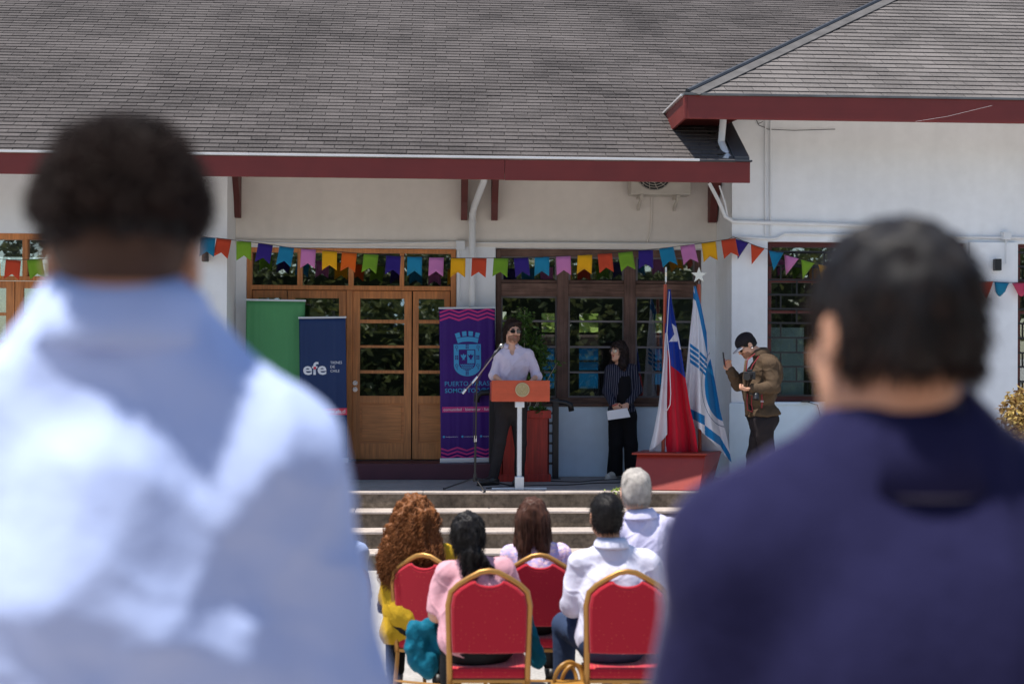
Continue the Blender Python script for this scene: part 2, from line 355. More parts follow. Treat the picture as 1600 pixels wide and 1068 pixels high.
# --- double doors
Yd = YM + .06
df = bars(MB(), [(385, 388, 393, 719), (704, 388, 712, 719)], Yd, Yd + .12, 550)
bars(df, [(393, 388, 704, 395), (393, 446, 704, 453)], Yd + .003, Yd + .117, 550)
bars(df, [(464, 395, 472, 446), (544, 395, 552, 446), (624, 395, 631, 446)], Yd + .006, Yd + .1, 550)
dfo = df.build('door_frame', oiled, B, bevel=.004)
for a, c in ((393, 464), (472, 544), (552, 624), (631, 704)): pane(a, 395, c, 446, Yd + .06, dfo, 550)
def leaf(x0, x1, handle=None):
    Y = Yd + .035; s = 11.5 if x1 - x0 > 60 else 9
    b = bars(MB(), [(x0, 454, x0 + s, 717), (x1 - s, 454, x1, 717)], Y, Y + .045, 550)
    R_ = [(454, 466), (499, 504.5), (539, 543), (578, 583), (618, 630), (692, 717)]
    bars(b, [(x0 + s, t, x1 - s, u) for t, u in R_], Y + .002, Y + .043, 550)
    o = b.build('door', oiled, B, bevel=.003)
    for t, u in ((466, 499), (504.5, 539), (543, 578), (583, 618)): pane(x0 + s, t, x1 - s, u, Y + .015, o, 550, tilt=.034)
    bars(MB(), [(x0 + s, 630, x1 - s, 692)], Y + .018, Y + .03, 550).build('panel', oiled_h, o)
    bars(MB(), [(x0 + s + 3.5, 634, x1 - s - 3.5, 688)], Y + .010, Y + .0175, 550).build('raised_field', oiled_h, o, bevel=.006)
    if handle:
        for py in (598, 608):
            p = at(handle, py, Y); b = MB(); b.tube([p, p + Vector((0, -.012, 0))], .03, 14); b.tube([p + Vector((0, -.012, 0)), p + Vector((0, -.05, 0))], .014, 10)
            b.build('lock', chrome, o, smooth=False)
leaf(394, 448); leaf(449, 541); leaf(551, 643, 555); leaf(645, 703)
bars(MB(), [(541.3, 453.5, 550.7, 718)], Yd + .02, Yd + .075, 550).build('centre_post', oiled, B, bevel=.004)
# --- far left doors
Yq = YL + .06
df = bars(MB(), [(-148, 364, -140, 705), (86, 364, 94, 705)], Yq, Yq + .12, 20)
bars(df, [(-140, 364, 86, 374), (-140, 431, 86, 438)], Yq + .003, Yq + .117, 20)
bars(df, [(-60, 374, -52, 431), (34, 374, 42, 431)], Yq + .006, Yq + .1, 20)
dfo = df.build('door_frame', oiled, B, bevel=.004)
for a, c in ((-140, -60), (-52, 34), (42, 86)): pane(a, 374, c, 431, Yq + .06, dfo, 20)
for x0, x1 in ((-138, -58), (-57, 22), (23, 84)):
    b = bars(MB(), [(x0, 439, x0 + 13, 700), (x1 - 13, 439, x1, 700)], Yq + .03, Yq + .075, 20)
    bars(b, [(x0 + 13, t, x1 - 13, u) for t, u in ((439, 450), (488, 493), (531, 536), (574, 590), (670, 700))], Yq + .033, Yq + .07, 20)
    o = b.build('door', oiled, B, bevel=.003)
    for t, u in ((450, 488), (493, 531), (536, 574)): pane(x0 + 13, t, x1 - 13, u, Yq + .05, o, 20)
    bars(MB(), [(x0 + 13, 590, x1 - 13, 670)], Yq + .045, Yq + .06, 20).build('panel', oiled_h, o)
# --- big timber window
Yw = YM + .05
wf = bars(MB(), [(775, 390, 783, 631), (1086, 390, 1095, 631), (870, 401, 888, 621), (975, 401, 993, 621)], Yw, Yw + .13, 940)
wfo = wf.build('window', weathered, B, bevel=.005)
for q in ((783, 390, 1086, 401), (783, 621, 1086, 631)): bars(MB(), [q], Yw + .003, Yw + .12, 940).build('window_rail', weathered_h, wfo, bevel=.004)
for a, c in ((783, 870), (888, 975), (993, 1086)):
    bars(MB(), [(a, 443, c, 463)], Yw + .004, Yw + .12, 940).build('transom', weathered_h, wfo, bevel=.006)
    bars(MB(), [(a, 438, c, 442.8)], Yw + .03, Yw + .1, 940).build('lower_rail', weathered_h, wfo, bevel=.003)
for a, c in ((783, 870), (888, 975), (993, 1086)):
    pane(a + 3, 404, c - 3, 437, Yw + .07, wfo, 940)
    sb = bars(MB(), [(a, 463, a + 2.2, 621), (c - 2.2, 463, c, 621), (a, 401, a + 3, 438), (c - 3, 401, c, 438)], Yw + .045, Yw + .085, 940)
    bars(sb, [(a + 2.2, t, c - 2.2, t + 3) for t in (463, 500.5, 540.5, 580, 618)] + [(a + 3, 401, c - 3, 404)], Yw + .047, Yw + .083, 940)
    sb.build('sash', sash_m, wfo)
    for t, u in ((466, 500.5), (503.5, 540.5), (543.5, 580), (583, 618)): pane(a + 2.2, t, c - 2.2, u, Yw + .058, wfo, 940, tilt=.012)
bars(MB(), [(770, 630.5, 1100, 634.5)], YM - .055, YM + .18, 940).build('window_sill', weathered_h, B, bevel=.004)
# --- wing windows with brick-pattern bars
def wing_window(x0, x1, y0, y1, board):
    pc = (x0 + min(x1, 1600)) / 2; Y = YWG + .09
    b = bars(MB(), [(x0, y0, x0 + 5, y1), (x1 - 5, y0, x1, y1), ((x0 + x1) / 2 - 4, y0 + 8, (x0 + x1) / 2 + 4, y1 - 8)], Y, Y + .1, pc)
    o = b.build('window', maroon_dark, B, bevel=.004)
    for q in [(x0 + 5, y0, x1 - 5, y0 + 8), (x0 + 5, 436, (x0 + x1) / 2 - 4, 442), ((x0 + x1) / 2 + 4, 436, x1 - 5, 442), (x0 + 5, 486, (x0 + x1) / 2 - 4, 490), (x0 + 5, y1 - 8, x1 - 5, y1)]:
        bars(MB(), [q], Y + .003, Y + .096, pc).build('window_rail', maroon_dark, o)
    pane(x0 + 5, y0 + 8, (x0 + x1) / 2 - 4, y1 - 8, Y + .06, o, pc); pane((x0 + x1) / 2 + 4, y0 + 8, x1 - 5, y1 - 8, Y + .06, o, pc)
    gr = MB(); Yg = YWG + .045; rows = [394, 416, 438, 461, 483, 505, 528, 551, 573, 596, 618]
    rows = [r for r in rows if y0 < r < y1]
    for i, r in enumerate(rows):
        za = at(pc, r, Yg).z; gr.box((X_(x0 + 1, Yg), Yg, za - .010), (X_(x1 - 1, Yg), Yg + .02, za + .010))
        if i < len(rows) - 1:
            zb = at(pc, rows[i + 1], Yg).z; xx = x0 + (20 if i % 2 else 45)
            while xx < x1 - 4:
                gr.box((X_(xx, Yg) - .008, Yg + .002, zb + .010), (X_(xx, Yg) + .008, Yg + .018, za - .010)); xx += 50
    gr.build('security_grille', black, B)
wing_window(1200, 1508, 379, 627, True); wing_window(1589, 1758, 379, 640, False)
MB().box((w1[0], YWG - .05, w1[2] - .03), (w1[1], YWG + .2, w1[2] + .001)).build('window_sill', plinth_m, B, bevel=.004)
blind = M_('frosted_film', (.62, .72, .70), .7)
for (a, t, c, u) in ((1205, 512, 1256, 625),):
    bars(MB(), [(a, t, c, u)], YWG + .21, YWG + .22, 1300).build('frosted_panel', blind, B)

# --- roofs
TAN = .58; ang = math.atan(TAN)
ze = Z_(246.5, YE, 745); xe = X_(1171, YE, 260)
zw0 = at(1075, 148, YE).z; xc = at(1073, 148, YE).x
ridgeY = 22.4
vly0 = lambda y: xc + (y - YE) - (zw0 - ze) / TAN + .2
rf = MB(); th = .09
rf.hexa([(-13, YE + .03, ze - .16), (xe, YE + .03, ze - .16), (xe, ridgeY, ze - .16 + TAN * (ridgeY - YE - .03)), (-13, ridgeY, ze - .16 + TAN * (ridgeY - YE - .03)),
         (-13, YE + .03, ze), (xe, YE + .03, ze), (xe, ridgeY, ze + TAN * (ridgeY - YE - .03)), (-13, ridgeY, ze + TAN * (ridgeY - YE - .03))])
roof = rf.build('roof', deck_l, B)
rq = MB(); v0 = YE + (zw0 - ze) / TAN + .4; q_ = [(xw + .21, YWG + .3), (xw + .21, ridgeY), (9.5, ridgeY), (vly0(ridgeY), ridgeY)]
zz = lambda y: ze + TAN * (y - YE - .03) - .004
rq.add([(xe, v0, zz(v0)), (vly0(ridgeY), ridgeY, zz(ridgeY)), (xe, ridgeY, zz(ridgeY)), (xe, v0, zz(v0) - .1), (vly0(ridgeY), ridgeY, zz(ridgeY) - .1), (xe, ridgeY, zz(ridgeY) - .1)], [(0, 1, 2), (5, 4, 3), (0, 3, 4, 1), (1, 4, 5, 2), (2, 5, 3, 0)]); rq.build('roof_valley_slope', deck_l, B)
rb = MB(); rb.hexa([(-13, ridgeY + .01, ze - .2 + TAN * 7.27), (xw + 4, ridgeY + .01, ze - .2 + TAN * 7.27), (xw + 4, 29.5, ze - .2), (-13, 29.5, ze - .2),
         (-13, ridgeY + .01, ze + TAN * 7.27), (xw + 4, ridgeY + .01, ze + TAN * 7.27), (xw + 4, 29.5, ze), (-13, 29.5, ze)])
rb.build('rear_roof', deck_m, B)
wy = 5.4  # wing half depth: hip meets ridge
zr = zw0 + TAN * wy
rw = MB(); xr = 12.5
A_ = [(xc, YE, zw0), (xr, YE, zw0), (xr, YE + wy, zr), (xc + wy, YE + wy, zr)]
rw.add([*A_, *[(a, b_, c - .1) for a, b_, c in A_]], [(0, 1, 2, 3), (7, 6, 5, 4), (0, 4, 5, 1), (1, 5, 6, 2), (2, 6, 7, 3), (3, 7, 4, 0)])
wroof = rw.build('wing_roof', deck_m, B)
A2 = [(xc, YE, zw0 - .004), (xc + wy, YE + wy, zr - .004), (xc + wy, YE + 9, zr - .004), (xc, YE + 9, zw0 - .004)]
MB().add([*A2, *[(a, b_, c - .1) for a, b_, c in A2]], [(0, 1, 2, 3), (7, 6, 5, 4), (0, 4, 5, 1), (1, 5, 6, 2), (2, 6, 7, 3), (3, 7, 4, 0)]).build('wing_side_roof', deck_m, B)
# hip flashing
hp = MB(); u_ = Vector((1, 1, TAN)).normalized(); P0 = Vector((xc + .01, YE + .01, zw0 + .03)); P1 = P0 + u_ * (wy / u_.x)
sv = Vector((1, 0, 0)) - u_ * u_.x; nrm = Vector((0, -TAN, 1)).normalized(); sv = u_.cross(nrm).normalized()
hp.prism([P0, P1, P1 + sv * .16, P0 + sv * .15], nrm * .012); hpo = hp.build('hip_flashing', M_('weathered_hip_strip', (.105, .10, .098), .9, noise=(6, .25)), wroof)
hp = MB(); hp.tube([P0 + nrm * .01, P1 + nrm * .01], .03, 8); hp.build('hip_roll', zinc_dark, wroof)
# shingles
cands = []
def sag(x, y):
    return .016 * mn.noise(Vector((x * .35, y * .9, 3))) + .003 * mn.noise(Vector((x * 3, y * 7, 9)))
def lay(x0, x1, y0, zed, Llen, tag_, clip, ex=.142):
    n = int(Llen / ex); uy, uz = math.cos(ang), math.sin(ang)
    random.seed(5)
    for r in range(n):
        t = r * ex; x = x0 + (r % 2) * .152 + random.uniform(-.02, .02) - .3
        while x < x1:
            xa, xb = max(x + .003, x0), min(x + .302, x1)
            yy = y0 + (t + .07) * uy
            if tag_ == 'w':
                lim = xc + (yy - YE) + .12; xa = max(xa, lim)
            if xb - xa > .04 and not clip((xa + xb) / 2, yy):
                cands.append((tag_, xa, xb, y0 + t * uy, zed + t * uz, random.random(), t))
            x += .305
xlim = lambda x, y: False
vly = lambda y: xc + (y - YE) - (zw0 - ze) / TAN + .15
lay(-9.2, 9.0, YE - .035, ze + .004 - .03 * TAN, 6.9, 'm', lambda x, y: x > (xe - .30 if y < YWG else max(xe - .30, vly(y))), .106)
lay(xc, 9.5, YE - .035, zw0 + .004 - .03 * TAN, 4.6, 'w', xlim)
uy, uz = math.cos(ang), math.sin(ang)
def shingle_geo(b, xa, xb, y, z, s):
    L = .165; t0 = .016; dn = (0, -uz, uy)
    def P(x, l, h): return (x, y + l * uy + dn[1] * h, z + l * uz + dn[2] * h)
    b.add([P(xa, 0, s), P(xb, 0, s), P(xb, L, s), P(xa, L, s), P(xa, 0, s + t0), P(xb, 0, s + t0), P(xb, L, s + .002), P(xa, L, s + .002)],
          [(4, 5, 6, 7), (0, 1, 5, 4), (1, 2, 6, 5), (3, 0, 4, 7)])
cands.sort(key=lambda c: (c[6] * (1.0 if c[0] == 'w' else 1.6) + (0 if -1 < c[1] < 6.5 else 50)))
alone, rest = cands[:290], cands[290:]
base_sh = {}
for c in alone:
    w = round(c[2] - c[1], 2); key = (c[0], w)
    if key not in base_sh:
        b = MB(); shingle_geo(b, 0, c[2] - c[1], 0, 0, 0); me = b.mesh('shingle'); me.materials.append(main_sh if c[0] == 'm' else wing_sh); base_sh[key] = me
    o = bpy.data.objects.new('shingle', base_sh[key]); COL.objects.link(o); o.parent = roof if c[0] == 'm' else wroof
    o.location = (c[1], c[3], c[4] + (sag(c[1], c[3]) if c[0] == 'm' else .3 * sag(c[1], c[3])))
for tg, par, m in (('m', roof, main_sh), ('w', wroof, wing_sh)):
    b = MB(); tone = []
    for c in rest:
        if c[0] != tg: continue
        shingle_geo(b, c[1], c[2], c[3], c[4], sag(c[1], c[3]) * (1 if tg == 'm' else .3)); tone += [c[5]] * 4
    me = b.mesh('shingle_field'); a = me.attributes.new('tone', 'FLOAT', 'FACE'); a.data.foreach_set('value', tone)
    stuff(obj('shingle_field', me, m, par))
# fascias, gutters
FH = .232
MB().box((-13, YE - .03, ze - FH), (X_(787, YE), YE, ze - .012)).build('fascia', maroon, B, bevel=.004)
MB().box((X_(787, YE) + .003, YE - .034, ze - FH - .004), (xe, YE, ze - .012)).build('fascia', maroon, B, bevel=.004)
MB().box((-13, YE - .06, ze - .012), (xe - .55, YE + .05, ze + .012)).build('drip_edge', drip, B, bevel=.004)
MB().box((xe - .548, YE - .055, ze - .012), (xe + .02, YE + .06, ze + .006)).build('drip_edge', zinc_dark, B, bevel=.004)
# slate-dark verge strip by the wing wall
vg = MB(); vg.hexa([(xe - .16, YE, ze + .006), (xe, YE, ze + .006), (xe, YWG, ze + .006 + TAN * (YWG - YE)), (xe - .16, YWG, ze + .006 + TAN * (YWG - YE)),
                    (xe - .16, YE, ze + .045), (xe, YE, ze + .045), (xe, YWG, ze + .045 + TAN * (YWG - YE)), (xe - .16, YWG, ze + .045 + TAN * (YWG - YE))])
vg.build('verge_flashing', zinc_dark, B)
FW = .262
MB().box((xc, YE - .03, zw0 - FW), (xr, YE, zw0 - .01)).build('fascia', maroon, B, bevel=.004)
MB().box((xc - .032, YE - .03, zw0 - FW), (xc - .002, YE + (zw0 - ze) / TAN + .1, zw0 - .01)).build('side_fascia', maroon, B, bevel=.004)
MB().box((xc - .04, YE - .05, zw0 - .01), (xr, YE + .04, zw0 + .014)).build('drip_edge', zinc, B, bevel=.003)
MB().box((xc - .06, YE + .042, zw0 - .01), (xc + .03, YE + 2, zw0 + .014)).build('side_drip_edge', drip, B, bevel=.003)
sb_ = MB(); sb_.hexa([(xc + .003, YE + .003, zw0 - .2), (xw - .002, YE + .003, zw0 - .19), (xw - .002, YE + 4, zw0 + .2), (xc + .003, YE + 4, zw0 - .2), (xc + .003, YE + .003, zw0 - .18), (xw - .002, YE + .003, zw0 - .17), (xw - .002, YE + 4, zw0 + .22), (xc + .003, YE + 4, zw0 - .18)]); sb_.build('soffit', maroon_dark, B)
sb_ = MB(); sb_.hexa([(xw, YE + .003, zw0 - .2), (xr, YE + .003, zw0 - .2), (xr, YWG - .002, zw0 + .3), (xw, YWG - .002, zw0 + .3), (xw, YE + .003, zw0 - .18), (xr, YE + .003, zw0 - .18), (xr, YWG - .002, zw0 + .32), (xw, YWG - .002, zw0 + .32)]); sb_.build('soffit', cream, B)
# rafter tails under the main eave, brackets
x = -9.0
while x < xw - .2:
    b = MB(); b.hexa([(x, YE + .12, ze - .20), (x + .07, YE + .12, ze - .20), (x + .07, YM - .04, ze - .25 + TAN * 1.9), (x, YM - .04, ze - .25 + TAN * 1.9),
                      (x, YE + .12, ze - .165), (x + .07, YE + .12, ze - .165), (x + .07, YM - .04, ze - .165 + TAN * 1.9), (x, YM - .04, ze - .165 + TAN * 1.9)])
    b.build('rafter', maroon_dark, B); x += .6
for px, Yb, w in ((372, YM, 9.5), (724, YM, 10), (771, YM, 10), (1110, YM, 12)):
    x0, x1 = X_(px - w / 2, Yb), X_(px + w / 2, Yb); zb = Z_(345, Yb); yb = Yb - .036
    prof = [(yb, zb), (yb - .09, zb), (yb - .12, zb + .06), (yb - .16, zb + .2), (yb - .5, zb + .7), (yb - .5, zb + .9), (yb, zb + .9)]
    b = MB(); b.prism([(x0, p[0], p[1]) for p in prof], (x1 - x0, 0, 0)); b.build('bracket', maroon_dark, B, bevel=.004)
# downpipes
b = MB(); Yp = YM - .12
b.tube([at(760, 240, Yp - .9), at(756, 283, Yp - .5), at(741, 322, Yp - .02), at(738, 334, Yp), at(738, 480, Yp), at(738, 700, Yp)], .04, 12)
for py in (332, 345): q = at(738, py, Yp); b.tube([q, q - Vector((0, 0, .03))], .047, 12)
b.build('downpipe', pipe_w, B, smooth=False)
b = MB(); b.tube([at(1131, 175, YE + .3), at(1127, 222, YE + .35), at(1137, 246, YE + .15), at(1133, 250, YE + .05)], .038, 12)
b.build('downpipe', pipe_w, B)
# conduits and wires
def pipe(name, pts, Y, r, m=pipe_w, n=6):
    b = MB(); b.tube([at(x, y, Y) for x, y in pts], r, n); return b.build(name, m, B)
pipe('conduit', [(355, 366), (362, 374), (420, 379), (540, 381), (700, 378)], YM - .075, .007)
pipe('conduit', [(735, 379), (860, 379), (1000, 380), (1112, 381)], YM - .075, .007)
bars(MB(), [(712, 376, 726, 390)], YM - .1, YM - .065).build('junction_box', pipe_w, B, bevel=.004)
pipe('conduit', [(719, 390), (719, 470)], YM - .065, .007)
pipe('conduit', [(1018, 306), (1018, 340), (1017, 358), (1011, 380)], YM - .05, .010, cream)
for px in (1196, 1204): pipe('conduit', [(px, 184), (px, 368)], YWG - .015, .012)
pipe('conduit', [(1108, 286), (1122, 312), (1133, 338), (1146, 346), (1180, 347), (1290, 350), (1420, 355)], YWG - .03, .022, n=8)
pipe('conduit', [(1124, 290), (1133, 318), (1137, 340)], YWG - .03, .010)
pipe('conduit', [(1146, 369), (1200, 373), (1213, 372), (1226, 365), (1290, 366), (1500, 370), (1700, 373)], YWG - .025, .014)
bars(MB(), [(1568, 362, 1580, 374)], YWG - .1, YWG - .002).build('junction_box', pipe_w, B, bevel=.004)
pipe('conduit', [(1572, 374), (1572, 412)], YWG - .08, .008)
pipe('hanging_wire', [(1182, 188), (1186, 196), (1194, 199), (1200, 202), (1240, 204), (1305, 202)], YWG - .02, .004, cable_m)
pipe('hanging_wire', [(1192, 190), (1184, 194), (1182, 186), (1190, 183)], YWG - .03, .004, cable_m)
pipe('loose_wire', [(1262, 628), (1277, 632), (1282, 650), (1280, 668)], YWG - .06, .004, cable_m)
pipe('stay_wire', [(1430, 190), (1480, 182), (1550, 165)], YE - .06, .0012, drip)
MB().box(tuple(at(1251, 625, YWG - .05)), tuple(at(1266, 628, YWG - .14))).build('socket_box', black_soft, B)
# AC unit
Ya = YM - .36; a0, a1 = at(986, 303, Ya), at(1080, 262, Ya)
ac = thing('ac_unit', 'cream air conditioner outdoor unit mounted high under the main eave', 'air conditioner', (a0.x, Ya, a0.z))
acw = a1.x - a0.x
acm = M_('aged_cream_casing', (.50, .46, .40), .5, noise=(6, .1))
MB().box((0, 0, 0), (acw, .28, .56)).build('casing', acm, ac, bevel=.012)
fx = at(1022, 270, Ya).x - a0.x
b = MB()
for k in range(7):
    r = .04 + k * .03; pts = [(fx + r * math.cos(w), -.012, .27 + r * math.sin(w)) for w in np.linspace(0, 2 * math.pi, 25)]; b.tube(pts, .0035, 4, caps=False)
for k in range(14):
    w = 2 * math.pi * k / 14; pts = [(fx + r * math.cos(w + r * 2), -.010, .27 + r * math.sin(w + r * 2)) for r in np.linspace(.03, .22, 6)]; b.tube(pts, .0035, 4)
b.build('fan_grille', acm, ac)
b = MB(); b.tube([(fx, -.001, .27), (fx, -.004, .27)], .225, 28); b.build('fan_opening', black_soft, ac)
for px in (1003, 1060):
    x = at(px, 300, Ya).x - a0.x; b = MB(); b.box((x - .02, 0, -.035), (x + .02, .3, -.005)); b.hexa([(x - .015, .03, -.05), (x + .015, .03, -.05), (x + .015, .30, -.17), (x - .015, .30, -.17), (x - .015, .03, -.03), (x + .015, .03, -.03), (x + .015, .30, -.12), (x - .015, .30, -.12)])
    b.build('bracket', acm, ac)
# wall lamps
def lamp(px0, py0, px1, py1, Y, label):
    a, c = at(px0, py1, Y), at(px1, py0, Y); t = thing('wall_lamp', label, 'wall lamp', (a.x, Y, a.z)); w, h = c.x - a.x, c.z - a.z
    MB().box((0, -.10, 0), (w, -.02, h)).build('housing', black, t, bevel=.006); MB().box((w * .25, -.019, h * .3), (w * .75, -.001, h * .7)).build('wall_mount', black_soft, t)
    MB().box((w * .15, -.085, -.004), (w * .85, -.035, -.0005)).build('lens', glass, t)
lamp(1550, 405, 1560, 423, YWG - .06, 'small black lamp on the white pilaster at the far end of the wing')
lamp(317, 391, 327, 409, YL, 'small black lamp on the white wall left of the green banner')
# ------------------------------------------------------------------ implicit-surface modelling for bodies and clothes
V3 = lambda *a: np.array(a, dtype=np.float32)
class Field:
    def __init__(s, lo, hi, h):
        s.lo = np.array(lo, np.float32); s.h = h; s.n = np.ceil((np.array(hi) - s.lo) / h).astype(int) + 1
        s.d = np.full(s.n, .5, np.float32)
    def sub(s, lo, hi, m):
        a = np.maximum(0, np.floor((np.array(lo) - m - s.lo) / s.h).astype(int)); b = np.minimum(s.n, np.ceil((np.array(hi) + m - s.lo) / s.h).astype(int) + 1)
        if np.any(b <= a): return None, None
        sl = tuple(slice(i, j) for i, j in zip(a, b))
        ax = [s.lo[k] + s.h * np.arange(a[k], b[k], dtype=np.float32) for k in range(3)]
        return sl, (ax[0][:, None, None], ax[1][None, :, None], ax[2][None, None, :])
    def mix(s, sl, d, k, op):
        a = s.d[sl]
        if op == 'u':
            if k > 0: h = np.maximum(k - np.abs(a - d), 0) / k; s.d[sl] = np.minimum(a, d) - h * h * k * .25
            else: s.d[sl] = np.minimum(a, d)
        else:
            d = -d
            if k > 0: h = np.maximum(k - np.abs(a - d), 0) / k; s.d[sl] = np.maximum(a, d) + h * h * k * .25
            else: s.d[sl] = np.maximum(a, d)
    def cone(s, a, b, ra, rb, k=.02, op='u'):
        a = np.array(a, np.float32); b = np.array(b, np.float32); m = max(ra, rb) + k + .01
        sl, P = s.sub(np.minimum(a, b), np.maximum(a, b), m)
        if sl is None: return s
        ab = b - a; L2 = float(ab @ ab) + 1e-9
        t = np.clip(((P[0] - a[0]) * ab[0] + (P[1] - a[1]) * ab[1] + (P[2] - a[2]) * ab[2]) / L2, 0, 1)
        d = np.sqrt((P[0] - a[0] - t * ab[0]) ** 2 + (P[1] - a[1] - t * ab[1]) ** 2 + (P[2] - a[2] - t * ab[2]) ** 2) - (ra + (rb - ra) * t)
        s.mix(sl, d, k, op); return s
    def ell(s, c, r, M=None, k=.02, op='u'):
        c = np.array(c, np.float32); r = np.array(r, np.float32); R_ = float(max(r)); sl, P = s.sub(c - R_, c + R_, k + .01)
        if sl is None: return s
        X = [P[0] - c[0], P[1] - c[1], P[2] - c[2]]
        if M is not None:
            M = np.array(M, np.float32); X = [X[0] * M[0, j] + X[1] * M[1, j] + X[2] * M[2, j] for j in range(3)]
        q0 = np.sqrt((X[0] / r[0]) ** 2 + (X[1] / r[1]) ** 2 + (X[2] / r[2]) ** 2) + 1e-6
        q1 = np.sqrt((X[0] / r[0] ** 2) ** 2 + (X[1] / r[1] ** 2) ** 2 + (X[2] / r[2] ** 2) ** 2) + 1e-6
        s.mix(sl, q0 * (q0 - 1) / q1, k, op); return s
    def plane(s, p, n, k=.004):
        "cut away the side that n points to"
        n = np.array(n, np.float32); n /= np.linalg.norm(n); ax = [s.lo[j] + s.h * np.arange(s.n[j], dtype=np.float32) for j in range(3)]
        d = (ax[0][:, None, None] - p[0]) * n[0] + (ax[1][None, :, None] - p[1]) * n[1] + (ax[2][None, None, :] - p[2]) * n[2]
        s.d = np.maximum(s.d, d); return s
    def mesh(s, name, fold=None):
        g = vdb.FloatGrid(.5); g.copyFromArray(s.d); r = g.convertToPolygons(0.0, 0.0)
        p = r[0] * s.h + s.lo; q = r[-1]
        me = bpy.data.meshes.new(name); me.vertices.add(len(p)); me.loops.add(len(q) * 4); me.polygons.add(len(q))
        me.loops.foreach_set('vertex_index', q.ravel().astype(np.int32)); me.polygons.foreach_set('loop_start', np.arange(0, len(q) * 4, 4, dtype=np.int32))
        if fold is not None and len(p):
            me.vertices.foreach_set('co', p.ravel().astype(np.float32)); me.update(); nn = np.empty(len(p) * 3, np.float32); me.vertex_normals.foreach_get('vector', nn)
            p = p + nn.reshape(-1, 3) * fold(p)[:, None]
        me.vertices.foreach_set('co', p.ravel().astype(np.float32)); me.update(); me.validate(); me.shade_smooth(); return me

def folds(amp, seed=0, stretch=(1, 1, 1), f=14, sharp=1.5):
    r = np.random.default_rng(seed); D = r.normal(size=(7, 3)) * np.array(stretch); D /= np.linalg.norm(D, axis=1)[:, None] * 1; ph = r.uniform(0, 6.3, 7); fr = f * r.uniform(.6, 2.2, 7)
    W_ = r.normal(size=(7, 3)) * 5
    def fn(p):
        o = 0
        for i in range(7):
            w = p @ D[i] * fr[i] + ph[i] + 1.6 * np.sin(p @ W_[i] + ph[i - 1]); o = o + (1 - np.abs(np.sin(w)) * sharp) * (1.4 / (1 + i * .25))
        e = np.sin(p @ D[0] * f * 2.9 + 2.2 * np.sin(p @ W_[1] * 1.7)) * np.sin(p @ D[3] * f * 1.3 + ph[2]); o = o + np.maximum(0, 1 - 5 * np.abs(e)) * .9
        return (amp * o / 4).astype(np.float32)
    return fn

def frame_from(face, up=(0, 0, 1)):
    f = np.array(face, float); f /= np.linalg.norm(f); u = np.array(up, float); r = np.cross(f, u); r /= np.linalg.norm(r); u = np.cross(r, f)
    return np.stack([r, f, u], 1)   # columns: right, forward, up
def unit(v): v = np.array(v, float); return v / (np.linalg.norm(v) + 1e-9)

def add_head(f, c, M, nb, s=1.0, beard=0):
    P = lambda x, y, z: c + M @ (np.array((x, y, z)) * s)
    r = lambda *a: np.array(a) * s
    f.ell(P(0, -.016, .03), r(.076, .096, .088), M, .02)
    f.ell(P(0, .028, -.03), r(.062, .062, .082), M, .03)
    for q in (-1, 1):
        f.cone(P(q * .044, .015, -.055), P(q * .012, .066, -.094), .026 * s, .020 * s, .03)
        f.ell(P(q * .036, .058, -.018), r(.024, .024, .022), M, .02)
        f.cone(P(q * .012, .082, .028), P(q * .042, .070, .026), .009 * s, .009 * s, .015)
        f.ell(P(q * .032, .094, .006), r(.014, .014, .010), M, .010, 's')
        f.ell(P(q * .031, .076, .006), r(.013, .012, .011), M, .003)
        f.ell(P(q * .080, -.012, -.004), r(.009, .021, .033), M, .006)
        f.ell(P(q * .090, -.008, 0), r(.006, .010, .016), M, .004, 's')
    f.cone(P(0, .086, .022), P(0, .112, -.020), .008 * s, .012 * s, .012)
    for q in (-1, 1): f.ell(P(q * .012, .102, -.024), r(.009, .010, .008), M, .006)
    f.cone(P(-.020, .082, -.050), P(.020, .082, -.050), .008 * s, .008 * s, .008); f.cone(P(-.016, .082, -.060), P(.016, .082, -.060), .009 * s, .009 * s, .006)
    f.ell(P(0, .076, -.090), r(.020, .018, .016), M, .02)
    f.cone(nb, P(0, -.025, -.055), .058 * s, .056 * s, .03)

def add_hand(f, w, d, n, side, curl=.5, s=1.0, spread=0):
    """w wrist, d towards the fingers, n palm-facing direction, side +1/-1: where the thumb is relative to d x n"""
    d = unit(d); n = unit(n - d * np.dot(n, d)); sd = np.cross(d, n) * side
    w = np.array(w, float)
    f.ell(w + d * .048 * s, np.array((.041, .050, .016)) * s, np.stack([sd, d, n], 1), .012)
    for i, (o, L) in enumerate(((.030, .066), (.010, .074), (-.011, .069), (-.031, .054))):
        b = w + d * (.080 + (.006, .012, .008, 0)[i]) * s + sd * o * s; dd = unit(d + sd * (o * (1.5 + spread * 8)))
        c1 = curl * .9; d1 = unit(dd * math.cos(c1) + n * math.sin(c1)); c2 = curl * 2.1; d2 = unit(dd * math.cos(c2) + n * math.sin(c2))
        m = b + d1 * L * .5 * s; f.cone(b - dd * .02 * s, m, .0095 * s, .0085 * s, .004); f.cone(m, m + d2 * L * .5 * s, .0085 * s, .0068 * s, .003)
    b = w + d * .022 * s + sd * .026 * s; m = b + unit(d * .75 + sd * .75 + n * .35) * .048 * s; e = m + unit(d * .95 + sd * .15 + n * (.3 + curl * .5)) * .034 * s
    f.cone(b, m, .014 * s, .011 * s, .010); f.cone(m, e, .0105 * s, .008 * s, .003)

